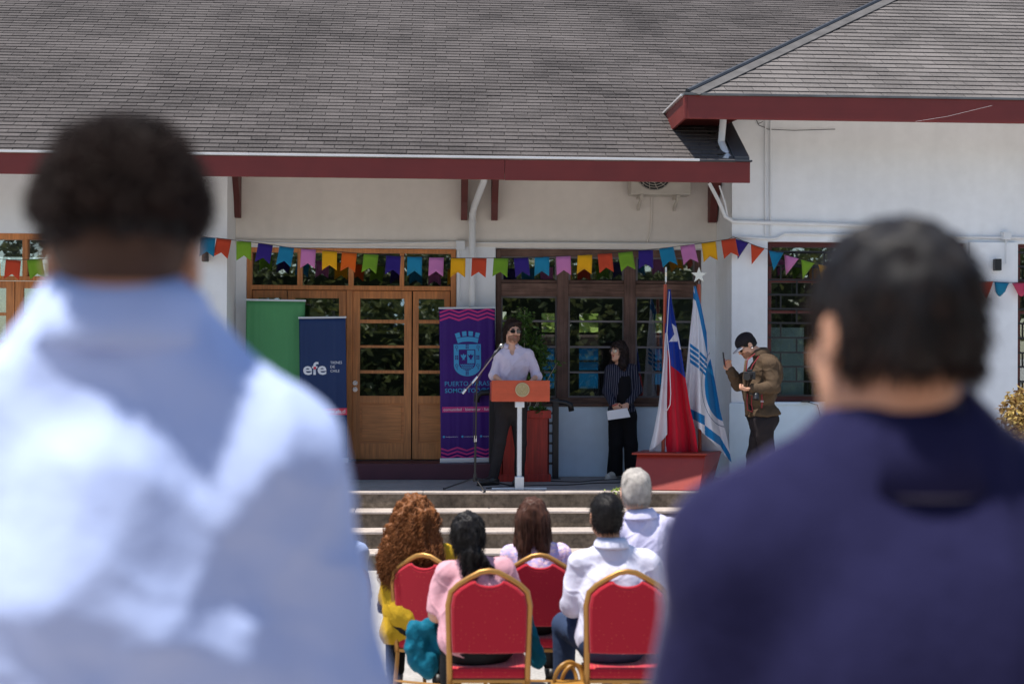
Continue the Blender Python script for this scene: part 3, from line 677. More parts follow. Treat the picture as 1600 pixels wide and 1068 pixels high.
def strands(me, n, L, comb, rad, parent, m, seed=1, a=.4, g=.5, curl=0, freq=90, npts=8, sel=None, name='hair_strands', rnd=.25):
    r = np.random.default_rng(seed); N = len(me.vertices); co = np.empty(N * 3, np.float32); me.vertices.foreach_get('co', co); co = co.reshape(-1, 3)
    no = np.empty(N * 3, np.float32); me.vertex_normals.foreach_get('vector', no); no = no.reshape(-1, 3)
    idx = np.arange(N) if sel is None else np.nonzero(sel(co, no))[0]
    idx = r.choice(idx, n); p = co[idx].astype(float); nn = no[idx].astype(float); c = np.array(comb, float)
    dirs = nn * a + np.array((0, 0, -1.)) * g + c + r.normal(size=(n, 3)) * rnd; dirs -= nn * np.minimum(0, (dirs * nn).sum(1))[:, None] * .9
    dirs /= np.linalg.norm(dirs, axis=1)[:, None]; Ls = L * r.uniform(.55, 1.2, n)
    s1 = np.cross(dirs, nn + .01); s1 /= np.linalg.norm(s1, axis=1)[:, None] + 1e-9; s2 = np.cross(dirs, s1); ph = r.uniform(0, 6.3, n)
    pts = np.empty((n, npts, 3), np.float32); cur = p - nn * .003
    for k in range(npts):
        t = k / (npts - 1); o = 0
        if curl: w = ph + t * Ls * freq; o = (s1 * np.cos(w)[:, None] + s2 * np.sin(w)[:, None]) * curl * min(1, t * 3)
        pts[:, k] = cur + o
        dirs = dirs + np.array((0, 0, -1.)) * g * .22; dirs /= np.linalg.norm(dirs, axis=1)[:, None]; cur = cur + dirs * (Ls / (npts - 1))[:, None]
    cu = bpy.data.hair_curves.new(name); cu.add_curves([npts] * n); cu.attributes['position'].data.foreach_set('vector', pts.ravel())
    ra = cu.attributes.get('radius') or cu.attributes.new('radius', 'FLOAT', 'POINT'); rr = np.tile(np.linspace(rad, rad * .35, npts), n).astype(np.float32); ra.data.foreach_set('value', rr)
    o = bpy.data.objects.new(name, cu); COL.objects.link(o); cu.materials.append(m); o.parent = parent; return o

def hair_mat(name, col, col2=None, rough=.38, spec=.6):
    m = M_(name, col, .55, spec=.22, noise=(26, .35))
    m.node_tree.nodes['Principled BSDF'].inputs['Anisotropic'].default_value = .5
    return m

def person(base, J, sk, label, shirt=None, trousers=None, shoe=None, hair=None, res=.006, w=1.0, depth=1.0, headm=None, chestf=(0, -1, 0),
           sleeve=1.0, shirt_t=.014, hem=None, collar=None, hands=None, shirt_fold=.006, name='person', hs=1.0, belly=0, neck_open=.0, group=None, arm_w=1.0, leg_w=1.0, tr_fold=.005, sleeve_r=.012, trap=0):
    """J: joints (world). returns (thing, tools)"""
    T = thing(name, label, 'person', base, 0, group); b0 = np.array(base, float)
    J = {k: np.array(v, float) - b0 for k, v in J.items()}
    hm = headm; cf = unit(chestf)
    pts = np.array(list(J.values())); lo = pts.min(0) - .30; hi = pts.max(0) + .30
    sd = unit(J['shR'] - J['shL']); up = unit(J['neck'] - J['pel']); fw = unit(np.cross(up, sd)); fw = fw if fw @ cf > 0 else -fw; CM = np.stack([sd, fw, up], 1)
    hw = np.linalg.norm(J['shR'] - J['shL']) / 2; mid = (J['shL'] + J['shR']) / 2; tl = np.linalg.norm(J['neck'] - J['pel'])
    def torso(f, t, top=1):
        f.ell(mid - up * .105 + fw * .008, (hw * .93 + t, .118 * depth + t, .185 + t), CM, .04)
        f.ell(J['pel'] + up * tl * .42 + fw * (.01 + belly * .5), (.150 * w + t, .108 * depth + belly + t, .17 + t), CM, .06)
        f.ell(J['pel'] + up * .03, (.165 * w + t, .118 * depth + belly * .5 + t, .13 + t), CM, .06)
        if top:
            for q in 'LR': f.cone(J['sh' + q], J['neck'] - up * .015, .046 + t * .7 + trap, .046 + t * .3 + trap * .8, .05)
    def arms(f, t, frac=1.0, k=.03, to=None):
        for q in 'LR':
            f.cone(J['sh' + q], J['el' + q], .054 * arm_w + t, .041 * arm_w + t, .030)
            if frac > 1: e = J['el' + q] + (J['wr' + q] - J['el' + q]) * min(1, frac - 1); f.cone(J['el' + q], e, .041 * arm_w + t, (.041 - .013 * (frac - 1)) * arm_w + t * 1.2, .02)
    def legs(f, t, k=.04, down=1.0):
        for q in 'LR':
            f.cone(J['hip' + q], J['kn' + q], .085 * leg_w + t, .056 * leg_w + t, .05)
            a = J['kn' + q]; e = a + (J['an' + q] - a) * down; f.cone(a, e, .054 * leg_w + t, (.036 + t * 1.5) * leg_w, .02)
            if t < .004: m = a + (e - a) * .3; f.ell(m, (.05, .055, .11), None, .03)
    # body
    f = Field(lo, hi, res); torso(f, -.006); arms(f, -.004, 2.0); legs(f, -.004)
    for q in 'LR':
        if 'toe' + q in J: f.cone(J['an' + q] + V3(0, 0, -.03), J['toe' + q], .036, .028, .02)
    add_head(f, J['head'], hm, J['neck'], hs)
    for q in 'LR':
        h = (hands or {}).get(q, {}); d = h.get('d', J['wr' + q] - J['el' + q]); n_ = h.get('n', -fw if q == 'L' else fw)
        add_hand(f, J['wr' + q], d, np.array(n_, float), h.get('side', 1 if q == 'L' else -1), h.get('curl', .5), h.get('s', 1.0))
    obj('body', f.mesh('body'), sk, T)
    if shirt:
        f = Field(lo, hi, res); torso(f, shirt_t); arms(f, sleeve_r, sleeve)
        f.cone(J['neck'] + fw * .012 + up * .02, J['neck'] + up * .2, .060 + neck_open, .075 + neck_open, .01, 's')
        if neck_open > .02: f.ell(J['neck'] + fw * .11 - up * .02, (.040, .08, .075), CM, .01, 's')
        hp, hn = hem if hem else (J['pel'] - up * .02, -up)
        if hem: hp = np.array(hp, float) - b0
        f.plane(hp, hn)
        if sleeve < 1:   # cut short sleeves
            for q in 'LR':
                e = J['sh' + q] + (J['el' + q] - J['sh' + q]) * sleeve; f.cone(e + unit(J['el' + q] - J['sh' + q]) * .09, J['el' + q] + unit(J['el' + q] - J['sh' + q]) * .1, .085, .085, .004, 's')
        obj('shirt', f.mesh('shirt', folds(shirt_fold, sum(map(ord, label)) % 97, (1, 1, .6))), shirt, T)
    if trousers:
        f = Field(lo, hi, res); f.ell(J['pel'], (.165 * w + .010, .118 * depth + belly * .4 + .008, .15), CM, .05); legs(f, .014, down=.96)
        f.plane(J['pel'] + up * .08, up)
        obj('trousers', f.mesh('trousers', folds(tr_fold, 5 + sum(map(ord, label)) % 91, (1, 1, .4), 12)), trousers, T)
    if shoe:
        for q in 'LR':
            a = J['an' + q]; t = J['toe' + q]; hl = a + unit((a - t) * np.array((1, 1, 0))) * .035; f = Field(np.minimum(a, t) - .12, np.maximum(a, t) + .12, .005)
            zf = t[2] - .03
            f.cone(V3(hl[0], hl[1], t[2] + .012), V3(a[0], a[1], t[2] + .04), .034, .042, .02); f.cone(V3(hl[0], hl[1], t[2] + .008), t + V3(0, 0, .004), .036, .036, .03); f.cone(a + V3(0, 0, -.02), t * .6 + a * .4 + V3(0, 0, -.01), .042, .038, .03)
            f.plane((0, 0, zf - .001), (0, 0, -1)); o = obj('shoe', f.mesh('shoe'), shoe[0], T)
            f = Field(np.minimum(a, t) - .12, np.maximum(a, t) + .12, .006); f.cone(V3(hl[0], hl[1], zf + .008), V3(t[0], t[1], zf + .008), .042, .044, .02); f.plane((0, 0, zf + .016), (0, 0, 1)); f.plane((0, 0, zf), (0, 0, -1)); obj('sole', f.mesh('sole'), shoe[1], o)
    HP = lambda x, y, z: J['head'] + hm @ (np.array((x, y, z)) * hs)
    return T, dict(J=J, HP=HP, hm=hm, hs=hs, fw=fw, up=up, sd=sd, CM=CM, lo=lo, hi=hi)

def hair_cap(T, K, m, style='short', res=.005, extra=None, top=.0, fold=.006, name='hair', low=-.075, front=.055, seed=3, side=1.0):
    """hair volume as a mesh; returns the object"""
    HP, hm, s = K['HP'], K['hm'], K['hs']; c = HP(0, 0, 0); f = Field(c - .45, c + .32, res); r = lambda *a: np.array(a) * s
    f.ell(HP(0, -.018, .036 + top * .5), r(.086 * side, .108, .096 + top), hm, .02)
    f.ell(HP(0, -.045, -.02), r(.076 * side, .072, .075), hm, .03)
    f.ell(HP(0, .088, -.045), r(.090, front + .022, .102), hm, .012, 's')          # free the face
    for q in (-1, 1): f.ell(HP(q * .088, .004, -.014), r(.020, .028, .036), hm, .008, 's')  # free the ears
    f.plane(HP(0, 0, low), -hm[:, 2])
    if extra: extra(f, HP, hm, s)
    me = f.mesh(name, folds(fold, seed, (1, 1, .3), 60)); return obj(name, me, m, T)

def collar(T, K, m, r=.062, h=.045, openf=.5, name='collar', tilt=.0, th=.004, flare=.012, lift=0, drop=.008):
    J, fw, up, sd = K['J'], K['fw'], K['up'], K['sd']; b = MB(); c = J['neck'] + up * (.005 + lift); n = 32; vs = []
    rings = ((r + flare + .006, -.012), (r + flare * .5, .006), (r, h), (r + .004, h + .006), (r + flare + .010, h - .02), (r + flare + .014, .0), (r + flare + .014 + drop * .4, -drop))
    for rr, z in rings:
        for k in range(n + 1):
            w = -math.pi / 2 + openf / 2 + (2 * math.pi - openf) * k / n + math.pi
            fa = math.sin(w)  # -1 at the opening side
            p = c + sd * math.cos(w) * rr + fw * math.sin(w) * rr * 1.02 + up * (z - .022 * max(0, math.sin(w)))
            vs.append(p)
    fs = [(i * (n + 1) + k, i * (n + 1) + k + 1, (i + 1) * (n + 1) + k + 1, (i + 1) * (n + 1) + k) for i in range(len(rings) - 1) for k in range(n)]
    b.add(vs, fs); o = b.build(name, m, T, smooth=True); sm = o.modifiers.new('thickness', 'SOLIDIFY'); sm.thickness = th; return o

skin = M_('skin_light', (.66, .36, .24), .5, noise=(9, .10), bump=(120, .15, .002), trans=.12)
skin_t = M_('skin_tan', (.54, .27, .16), .5, noise=(9, .12), bump=(120, .15, .002), trans=.12)
skin_d = M_('skin_brown', (.26, .12, .075), .5, noise=(9, .12), trans=.1)
eye_w = flat('eye_white', (.7, .68, .66), .25); iris = flat('dark_iris', (.03, .015, .01), .2)
lens_m = M_('dark_lens', (.012, .014, .016), .08, spec=.8)
def eyes(T, K):
    for q in (-1, 1):
        b = MB(); c = K['HP'](q * .031, .0795, .006)
        for k, (r, m) in enumerate(((.0125, eye_w), (.0062, iris))):
            b = MB(); cc = c if k == 0 else c + K['hm'][:, 1] * .0078
            prof = [(r * math.sin(t), -r * math.cos(t)) for t in np.linspace(.15, math.pi - .15, 8)]; b.lathe(prof, cc, 12); o = b.build('eye' if k == 0 else 'iris', m, T if k == 0 else eo, smooth=True)
            if k == 0: eo = o
def mouth(T, K, m, w=.02, teeth=False):
    HP = K['HP']; b = MB(); b.tube([HP(-w, .088, -.0525), HP(-w * .5, .0925, -.0545), HP(0, .094, -.055), HP(w * .5, .0925, -.0545), HP(w, .088, -.0525)], [.001, .0045, .006, .0045, .001], 8)
    b.build('lips', m, T, smooth=True)
def brows(T, K, m):
    HP = K['HP']
    for q in (-1, 1):
        b = MB(); b.tube([HP(q * .014, .0925, .026), HP(q * .03, .090, .031), HP(q * .047, .076, .026)], [.0035, .0042, .0015], 6); b.build('eyebrow', m, T, smooth=True)
def glasses(T, K, fm, lm, w=.027, h=.019, round_=False):
    HP, hm = K['HP'], K['hm']; b = MB(); n = 20
    for q in (-1, 1):
        ring = [HP(q * .032 + w * math.cos(t), .103 - .012 * abs(q * .032 + w * math.cos(t)) / .06, .004 + h * math.sin(t) * (1 - (0 if round_ else .15 * math.cos(2 * t)))) for t in np.linspace(0, 2 * math.pi, n + 1)]
        b.tube(ring, .0018, 5, caps=False); b.tube([HP(q * .058, .094, .008), HP(q * .077, .05, .010), HP(q * .083, -.015, .008), HP(q * .080, -.028, -.008)], .002, 5)
    b.tube([HP(-.007, .104, .008), HP(.007, .104, .008)], .0018, 5); o = b.build('glasses', fm, T)
    for q in (-1, 1):
        b = MB(); b.add([HP(q * .032 + w * .96 * math.cos(t), .1025 - .012 * abs(q * .032 + w * math.cos(t)) / .06, .004 + h * .96 * math.sin(t)) for t in np.linspace(0, 2 * math.pi, n, endpoint=False)], [tuple(range(n))]); b.build('lens', lm, o)
def front_buttons(T, K, m, n=5, top=.04, bot=.42): pass
# ------------------------------------------------------------------ flat print helper
FONT = None
def text_mesh(s, size, bold=0.0):
    c = bpy.data.curves.new('text', 'FONT'); c.body = s; c.size = size; c.offset = bold; c.resolution_u = 3; c.align_x = 'LEFT'
    o = bpy.data.objects.new('text', c); COL.objects.link(o); dg = bpy.context.evaluated_depsgraph_get(); dg.update()
    me = bpy.data.meshes.new_from_object(o.evaluated_get(dg)); bpy.data.objects.remove(o); return me
def text_on(name, s, x0, x1, z, hgt, y, m, parent, bold=0.0):
    "flat lettering facing -Y fitted between x0 and x1 with its baseline at z and cap height hgt"
    me = text_mesh(s, 1.0, bold); xs = [v.co.x for v in me.vertices]; ys = [v.co.y for v in me.vertices]; a, b = min(xs), max(xs); cap = .70
    for v in me.vertices: v.co = Vector((x0 + (v.co.x - a) / (b - a) * (x1 - x0), y, z + v.co.y / cap * hgt))
    me.materials.clear(); o = obj(name, me, m, parent); return o

def banner(name, label, pxs, m, Yb, parent=None, tilt=0.0):
    """roll-up banner: pxs = left, right, top, bottom in photo pixels at depth Yb; local x right, z up from its base"""
    x0, x1, t, bo = pxs; pc = (x0 + x1) / 2; a = at(pc, bo, Yb); w = at(x1, t, Yb).x - at(x0, t, Yb).x; h = at(pc, t, Yb).z - .865
    T = thing(name, label, 'banner', (a.x, Yb, .866)); T.rotation_euler = (0, R(tilt), 0)
    # gently waving sheet
    b = MB(); nx, nz = 24, 30
    def wav(x, z): return .0008 * math.sin(x * 21 + 1)
    for j in range(nz + 1):
        for i in range(nx + 1):
            x = -w / 2 + w * i / nx; z = .06 + (h - .075) * j / nz; b.v.append((x, wav(x, z), z))
    for j in range(nz):
        for i in range(nx): k = j * (nx + 1) + i; b.f.append((k, k + 1, k + nx + 2, k + nx + 1)); b.m.append(0)
    sh = b.build('sheet', m, T, smooth=True); so_ = sh.modifiers.new('thickness', 'SOLIDIFY'); so_.thickness = .0012; so_.offset = 1
    MB().box((-w / 2 - .008, -.010, h - .018), (w / 2 + .008, .012, h + .004)).build('top_bar', alu, T, bevel=.003)
    MB().box((-w / 2 - .012, -.035, 0), (w / 2 + .012, .06, .058)).build('base', alu, T, bevel=.008)
    b = MB(); b.tube([(0, .03, .05), (0, .035, h - .01)], .008, 8); b.build('pole', alu, T)
    K = lambda px, py: ((px - pc) / F * Yb, h - (py - t) / F * Yb)
    return T, K, wav
alu = M_('brushed_aluminium', (.62, .66, .70), .35, .6)
def shape(T, K, wav, name, poly, m, layer=1, name2=None):
    "flat printed shape; poly in photo pixels"
    pts = [K(*p) for p in poly]; b = MB(); y = -.004 - .0010 * layer
    b.add([(x, y + wav(x, z), z) for x, z in pts], [tuple(range(len(pts)))]); return b.build(name, m, T)
def print_mesh(T, K, wav, name, polys, m, layer):
    b = MB(); y = -.004 - .0010 * layer
    for poly in polys:
        pts = [K(*p) for p in poly]; b.add([(x, y + wav(x, z), z) for x, z in pts], [tuple(range(len(pts)))])
    return b.build(name, m, T)
def bprint(n, c):
    m = M_(n, c, .5, noise=(2, .1), spec=.25); t = m.node_tree; tc = t.nodes['Texture Coordinate']; mp = t.nodes.new('ShaderNodeMapping'); mp.inputs['Scale'].default_value = (11, 1, .35); n_ = t.nodes.new('ShaderNodeTexNoise'); n_.inputs['Scale'].default_value = 1; n_.inputs['Detail'].default_value = 1
    bp = t.nodes.new('ShaderNodeBump'); bp.inputs['Strength'].default_value = .8; bp.inputs['Distance'].default_value = .03; t.links.new(tc.outputs['Object'], mp.inputs[0]); t.links.new(mp.outputs[0], n_.inputs['Vector']); t.links.new(n_.outputs['Fac'], bp.inputs['Height']); t.links.new(bp.outputs[0], t.nodes['Principled BSDF'].inputs['Normal']); return m
nav = bprint('navy_banner_print', (.014, .035, .115))
grn = bprint('green_banner_print', (.075, .28, .11))
pur = bprint('purple_banner_print', (.045, .008, .155))
pink = flat('magenta_print', (.50, .015, .18), .45); cyan = flat('light_blue_print', (.045, .32, .60), .45); whitep = flat('white_print', (.72, .74, .80), .45); redp = flat('red_print', (.65, .03, .07), .45)
Yb = 16.80
banner('roll_up_banner', 'plain green roll-up banner at the left end of the banners', (381, 473, 468, 720), grn, Yb + .03, tilt=.6)
T, K, wv = banner('roll_up_banner', 'navy roll-up banner with the white letters efe and a red web address strip', (470, 543, 495, 716), nav, Yb - .06, tilt=-1.0)
def btext(T, K, name, s, x0, x1, ybase, capx, m, layer, bold=0):
    a, b_ = K(x0, ybase), K(x1, ybase); hgt = capx / F * Yb; o = text_on(name, s, a[0], b_[0], a[1], hgt, -.0058 - .0010 * layer, m, T, bold)
    return o
btext(T, K, 'lettering_efe', 'efe', 476, 512, 584, 19, whitep, 1, .02)
print_mesh(T, K, wv, 'red_dot', [[(492, 572), (496, 572), (496, 576), (492, 576)]], redp, 3)
for i, s in enumerate(('TRENES', 'DE', 'CHILE')): btext(T, K, 'lettering_' + s.lower(), s, 518, (536, 525, 532)[i], (568, 574.5, 581)[i], 4, whitep, 1)
print_mesh(T, K, wv, 'red_strip', [[(478, 637), (543, 637), (543, 647.5), (478, 647.5)]], redp, 1)
btext(T, K, 'lettering_address', 'www.efe.cl', 508, 540, 644.5, 5.5, whitep, 3, .01)

T, K, wv = banner('roll_up_banner', 'purple roll-up banner with a light blue coat of arms and magenta zigzag bands', (689, 776, 480, 720), pur, Yb, tilt=-.9)
def zig(y0, th, ph=0):
    xs = np.linspace(689.5, 775.5, 60); per = 29.5
    tri = lambda x: abs(((x - 690 - ph) / per) % 1 - .5) * 2
    return [[(xs[i], y0 + 5 * tri(xs[i]) - 2), (xs[i + 1], y0 + 5 * tri(xs[i + 1]) - 2), (xs[i + 1], y0 + 5 * tri(xs[i + 1]) - 2 + th), (xs[i], y0 + 5 * tri(xs[i]) - 2 + th)] for i in range(59)]
for y0 in (484, 490, 496): print_mesh(T, K, wv, 'zigzag', zig(y0 - .5, 3.1), pink, 1)
for y0 in (699, 705, 711): print_mesh(T, K, wv, 'zigzag', zig(y0, 2.9, 10), pink, 1)
def Z3(pts): return [(680 + x / 7.12, 470 + y / 7.12) for x, y in pts]
cr = [[(233, 365), (285, 348), (298, 400), (250, 415)], [(313, 342), (362, 336), (366, 390), (318, 393)], [(386, 336), (438, 342), (433, 393), (386, 390)], [(466, 350), (515, 362), (497, 412), (455, 400)]]
arc = [(250, 418), (320, 402), (374, 399), (430, 402), (498, 418), (487, 468), (430, 455), (374, 452), (318, 455), (266, 470)]
print_mesh(T, K, wv, 'mural_crown', [Z3(p) for p in cr] + [Z3(arc)], cyan, 1)
sh = [(220, 482), (522, 482), (522, 705)] + [(371 + 151 * math.cos(t), 715 + 122 * math.sin(t)) for t in np.linspace(.05, math.pi - .05, 14)] + [(220, 705)]
print_mesh(T, K, wv, 'shield', [Z3(sh)], cyan, 1)
ins = [(276, 540), (460, 540), (460, 690)] + [(368 + 92 * math.cos(t), 695 + 76 * math.sin(t)) for t in np.linspace(.05, math.pi - .05, 12)] + [(276, 690)]
dk = [Z3(ins)]
for cx, cy in ((370, 508), (252, 630), (488, 630), (367, 802)):
    for i in range(2):
        for j in range(3): dk.append(Z3([(cx - 17 + i * 19, cy - 24 + j * 17), (cx - 3 + i * 19, cy - 24 + j * 17), (cx - 3 + i * 19, cy - 12 + j * 17), (cx - 17 + i * 19, cy - 12 + j * 17)]))
def star_poly(cx, cy, r1, r2, n=5, a0=-math.pi / 2): return [(cx + (r1 if k % 2 == 0 else r2) * math.cos(a0 + math.pi * k / n), cy + (r1 if k % 2 == 0 else r2) * math.sin(a0 + math.pi * k / n)) for k in range(2 * n)]
def flower(cx, cy):
    o = []
    for k in range(6):
        a = k * math.pi / 3; o.append(Z3([(cx + 16 * math.cos(a), cy + 16 * math.sin(a)), (cx + 21 * math.cos(a + .45), cy + 21 * math.sin(a + .45)), (cx + 13 * math.cos(a + .9), cy + 13 * math.sin(a + .9)), (cx + 9 * math.cos(a + .4), cy + 9 * math.sin(a + .4))]))
    o.append(Z3([(cx - 2, cy + 18), (cx + 4, cy + 18), (cx + 8, cy + 46), (cx + 2, cy + 46)])); return o
for c in ((252, 512), (490, 512), (252, 718), (486, 718)): dk += flower(*c)
print_mesh(T, K, wv, 'shield_ornaments', dk, pur, 3)
lt = [Z3([(369, 549), (449, 549), (449, 694), (369, 694)])]
def eagle(cx, cy, s=1):
    L = [(-32, -32), (-14, -18), (-6, -30), (2, -40), (8, -28), (14, -18), (32, -32), (26, -6), (14, 10), (8, 20), (18, 34), (2, 26), (-16, 34), (-8, 20), (-16, 8), (-28, -8)]
    return Z3([(cx + x * s, cy + y * s) for x, y in L])
lt.append(eagle(328, 625))
for k in range(3):
    y0 = 705 + k * 20; w0 = 76 - k * 10
    for i in range(12):
        xa = 368 - w0 + 2 * w0 * i / 12; xb = 368 - w0 + 2 * w0 * (i + 1) / 12; za, zb = (6 if i % 2 else -4), (-4 if i % 2 else 6)
        lt.append(Z3([(xa, y0 + za), (xb, y0 + zb), (xb, y0 + zb + 10), (xa, y0 + za + 10)]))
print_mesh(T, K, wv, 'quartering', lt, cyan, 4.5)
print_mesh(T, K, wv, 'dark_eagle', [eagle(409, 625, .95)], pur, 6)
btext(T, K, 'lettering_puerto_varas', 'PUERTO VARAS', 696.5, 766, 602.5, 7.2, cyan, 1, -.004)
btext(T, K, 'lettering_somos_todos', 'SOMOS TOD@S', 696.5, 766, 613, 6.6, cyan, 1, .010)
print_mesh(T, K, wv, 'magenta_strip', [[(692, 635), (775, 635), (775, 643.5), (692, 643.5)]], pink, 1)
btext(T, K, 'lettering_motto', 'comunidad · bienestar · futuro', 694, 773.5, 641.2, 4.4, whitep, 3, .0)
for i in range(3):
    x = 694 + i * 29; cc = [(x + 1.8 * math.cos(t), 681.5 + 1.8 * math.sin(t)) for t in np.linspace(0, 2 * math.pi, 12, endpoint=False)]
    print_mesh(T, K, wv, 'round_icon', [cc], cyan, 1); btext(T, K, 'lettering_handle', 'munipuertovaras', x + 3, x + 22, 682.4, 1.7, whitep, 1)

# ------------------------------------------------------------------ bunting
bc = {'t': (.015, .24, .42), 'r': (.62, .075, .030), 'g': (.20, .38, .028), 'i': (.035, .018, .20), 'p': (.62, .22, .48), 'y': (.80, .42, .010), 'o': (.70, .13, .012), 'k': (.70, .08, .16)}
bm = {}
for k, c in bc.items():
    m = M_('bunting_cloth_' + {'t': 'teal', 'r': 'red', 'g': 'green', 'i': 'indigo', 'p': 'pink', 'y': 'yellow', 'o': 'orange', 'k': 'rose'}[k], c, .75, sheen=.2); t = m.node_tree; b_ = t.nodes['Principled BSDF']
    tl = t.nodes.new('ShaderNodeBsdfTranslucent'); tl.inputs[0].default_value = (*c, 1); ms = t.nodes.new('ShaderNodeMixShader'); ms.inputs[0].default_value = .25
    t.links.new(b_.outputs[0], ms.inputs[1]); t.links.new(tl.outputs[0], ms.inputs[2]); t.links.new(ms.outputs[0], t.nodes['Material Output'].inputs[0]); bm[k] = m
def flagpiece(parent, px, py, k, Yf, kind, rot=0, w=22, h=30):
    p = at(px, py, Yf); s = Yf / F; W_, H_ = w * s, h * s; b = MB(); n = 6; random.seed(int(px * 7 + py)); a1, a2 = random.uniform(-.022, .022), random.uniform(-.05, .05)
    c, s_ = math.cos(rot), math.sin(rot)
    vs = []
    for i in range(n + 1):
        u = i / n - .5
        hh = H_ - (H_ * .27 * (1 - abs(u) * 2) if kind == 's' else 0)
        if kind == 't': hh = H_ * (1 - abs(u) * 2) + .001
        if kind == 'd': hh = H_ * .8 * math.sqrt(max(0, 1 - (u * 2) ** 2)) + .001
        for j in range(5):
            v = j / 4; x, z = u * W_, -hh * v; y = a1 * math.sin(u * 5) * (v + .2) + a2 * v * v
            vs.append((p.x + x * c - z * s_, p.y + y, p.z + x * s_ + z * c))
    fs = [(i * 5 + j, i * 5 + j + 1, (i + 1) * 5 + j + 1, (i + 1) * 5 + j) for i in range(n) for j in range(4)]
    b.add(vs, fs); o = b.build('pennant', bm[k], parent, smooth=True); so_ = o.modifiers.new('thickness', 'SOLIDIFY'); so_.thickness = .0008
L1 = [(325, 371, 't'), (350, 373, 'r'), (381, 377, 'g'), (415, 381, 'i'), (448, 386, 't'), (482, 389, 'p'), (515, 392, 'y'), (546, 394.5, 'o'), (580, 397, 'g'), (615, 399.5, 'i'), (648, 401, 't'), (682, 402, 'p'), (716, 403, 'y'), (749, 403, 'r'), (783, 403, 'g'), (814, 402.5, 'i'), (847, 401.5, 't'), (880, 400, 'p'), (914, 398, 'y'), (945, 396, 'r'), (977, 393.5, 'g'), (1009, 390.5, 'i'), (1041, 387, 't'), (1074, 383, 'p'), (1107, 378.5, 'y'), (1138, 373.5, 'r')]
Yf = 16.06
def bunting(label, L, kind, w, h, ends):
    p0 = at(L[0][0], L[0][1], Yf); T = thing('bunting', label, 'bunting', (0, 0, 0)); pts = [ends[0]] + [(a, b_) for a, b_, c in L] + [ends[1]]
    b = MB(); b.tube([at(x, y, Yf) for x, y in pts], .0035, 5); b.build('cord', cable_m, T)
    for i, (x, y, k) in enumerate(L):
        kk = (kind[i] if len(kind) > 1 else kind); q = pts[i + 2]; o = pts[i]; rot = -math.atan2(q[1] - o[1], q[0] - o[0]) * .8 + random.Random(i).uniform(-.10, .10)
        flagpiece(T, x, y, k, Yf, kk, rot, w, h)
    return T
bunting('long string of swallowtail bunting flags across the doors and timber window', L1, 's', 23, 30, ((300, 366), (1146, 370)))
L2 = [(1160, 376, 'i'), (1184, 385, 'r'), (1212, 393, 't'), (1238, 401, 'p'), (1263, 408, 'g'), (1290, 415, 'y'), (1318, 421, 'r'), (1346, 426, 'i'), (1374, 430, 't'), (1402, 433, 'p'), (1430, 436, 'g'), (1458, 438, 'y'), (1486, 439, 'i')]
bunting('string of triangular bunting pennants hanging down from the wing corner', L2, 't', 23, 30, ((1146, 370), (1505, 440)))
L3 = [(1537, 440, 'r'), (1566, 441, 't'), (1592, 441.5, 'k'), (1620, 441, 'y')]
bunting('short run of mixed bunting pennants across the far right pilaster', L3, 'tddt', 24, 28, ((1508, 440), (1650, 440)))
L0 = [(-12, 404, 'y'), (21, 406, 'r'), (54, 405, 'g'), (88, 403, 'i'), (120, 400, 't')]
bunting('string of swallowtail bunting flags in front of the far left doors', L0, 's', 23, 30, ((-60, 402), (150, 396)))

# ------------------------------------------------------------------ lectern
YLc = 15.42; c = at(812, 700, YLc); x0, x1 = at(768, 600, YLc).x - c.x, at(859, 600, YLc).x - c.x; zt, zb = at(812, 594, YLc).z - SZ, at(812, 627, YLc).z - SZ
T = thing('lectern', 'red box-topped lectern with a round gold seal on a white post', 'lectern', (c.x, YLc, SZ))
MB().box((x0, 0, zb), (x1, .40, zb + .015)).build('shelf', lectern_red, T, bevel=.004)
MB().box((x0, -.018, zb), (x1, -.001, zt)).build('front_board', lectern_red, T, bevel=.004)
for a, b_ in ((x0, x0 + .016), (x1 - .016, x1)): MB().box((a, 0, zb + .016), (b_, .38, zt - .02)).build('side_board', lectern_red, T, bevel=.003)
sx = at(816, 608, YLc).x - c.x; sz = at(816, 608.5, YLc).z - SZ
b = MB(); b.tube([(sx, -.019, sz), (sx, -.026, sz)], .078, 36); goldp = M_('gold_seal_enamel', (.42, .33, .16), .4, .3, noise=(40, .1)); o = b.build('seal', goldp, T)
b = MB(); b.tube([(sx + .072 * math.cos(t), -.028, sz + .072 * math.sin(t)) for t in np.linspace(0, 2 * math.pi, 37)], .003, 5, caps=False); pale = flat('pale_gold_line', (.60, .52, .34), .4, metal=.3); b.build('seal_rim', pale, o)
b = MB()
def s2(px, py): return (sx + (px - 816) / F * YLc, -.0275, sz - (py - 608.5) / F * YLc)
for cx, cy in ((812.5, 603), (819, 603), (815.5, 607.5)): b.tube([(s2(cx, cy)[0] + .011 * math.cos(t), -.0275, s2(cx, cy)[2] + .010 * math.sin(t)) for t in np.linspace(0, 5.2, 10)], .0022, 4)
for L in (((811, 613), (813, 610), (815, 614)), ((817, 613), (819, 610.5), (821, 614)), ((813, 616), (819, 617))): b.tube([s2(*q) for q in L], .0022, 4)
b.build('seal_relief', pale, o)
wm = M_('white_enamel_post', (.68, .70, .72), .35, .2, noise=(4, .08))
b = MB(); b.tube([(0, .05, .14), (0, .05, zb - .06)], .027, 16); b.build('post', wm, T)
MB().box((-.05, 0, zb - .065), (.05, .10, zb - .001)).build('bracket', wm, T, bevel=.006)
MB().box((-.048, .002, 0), (.048, .098, .14)).build('base_block', wm, T, bevel=.005)
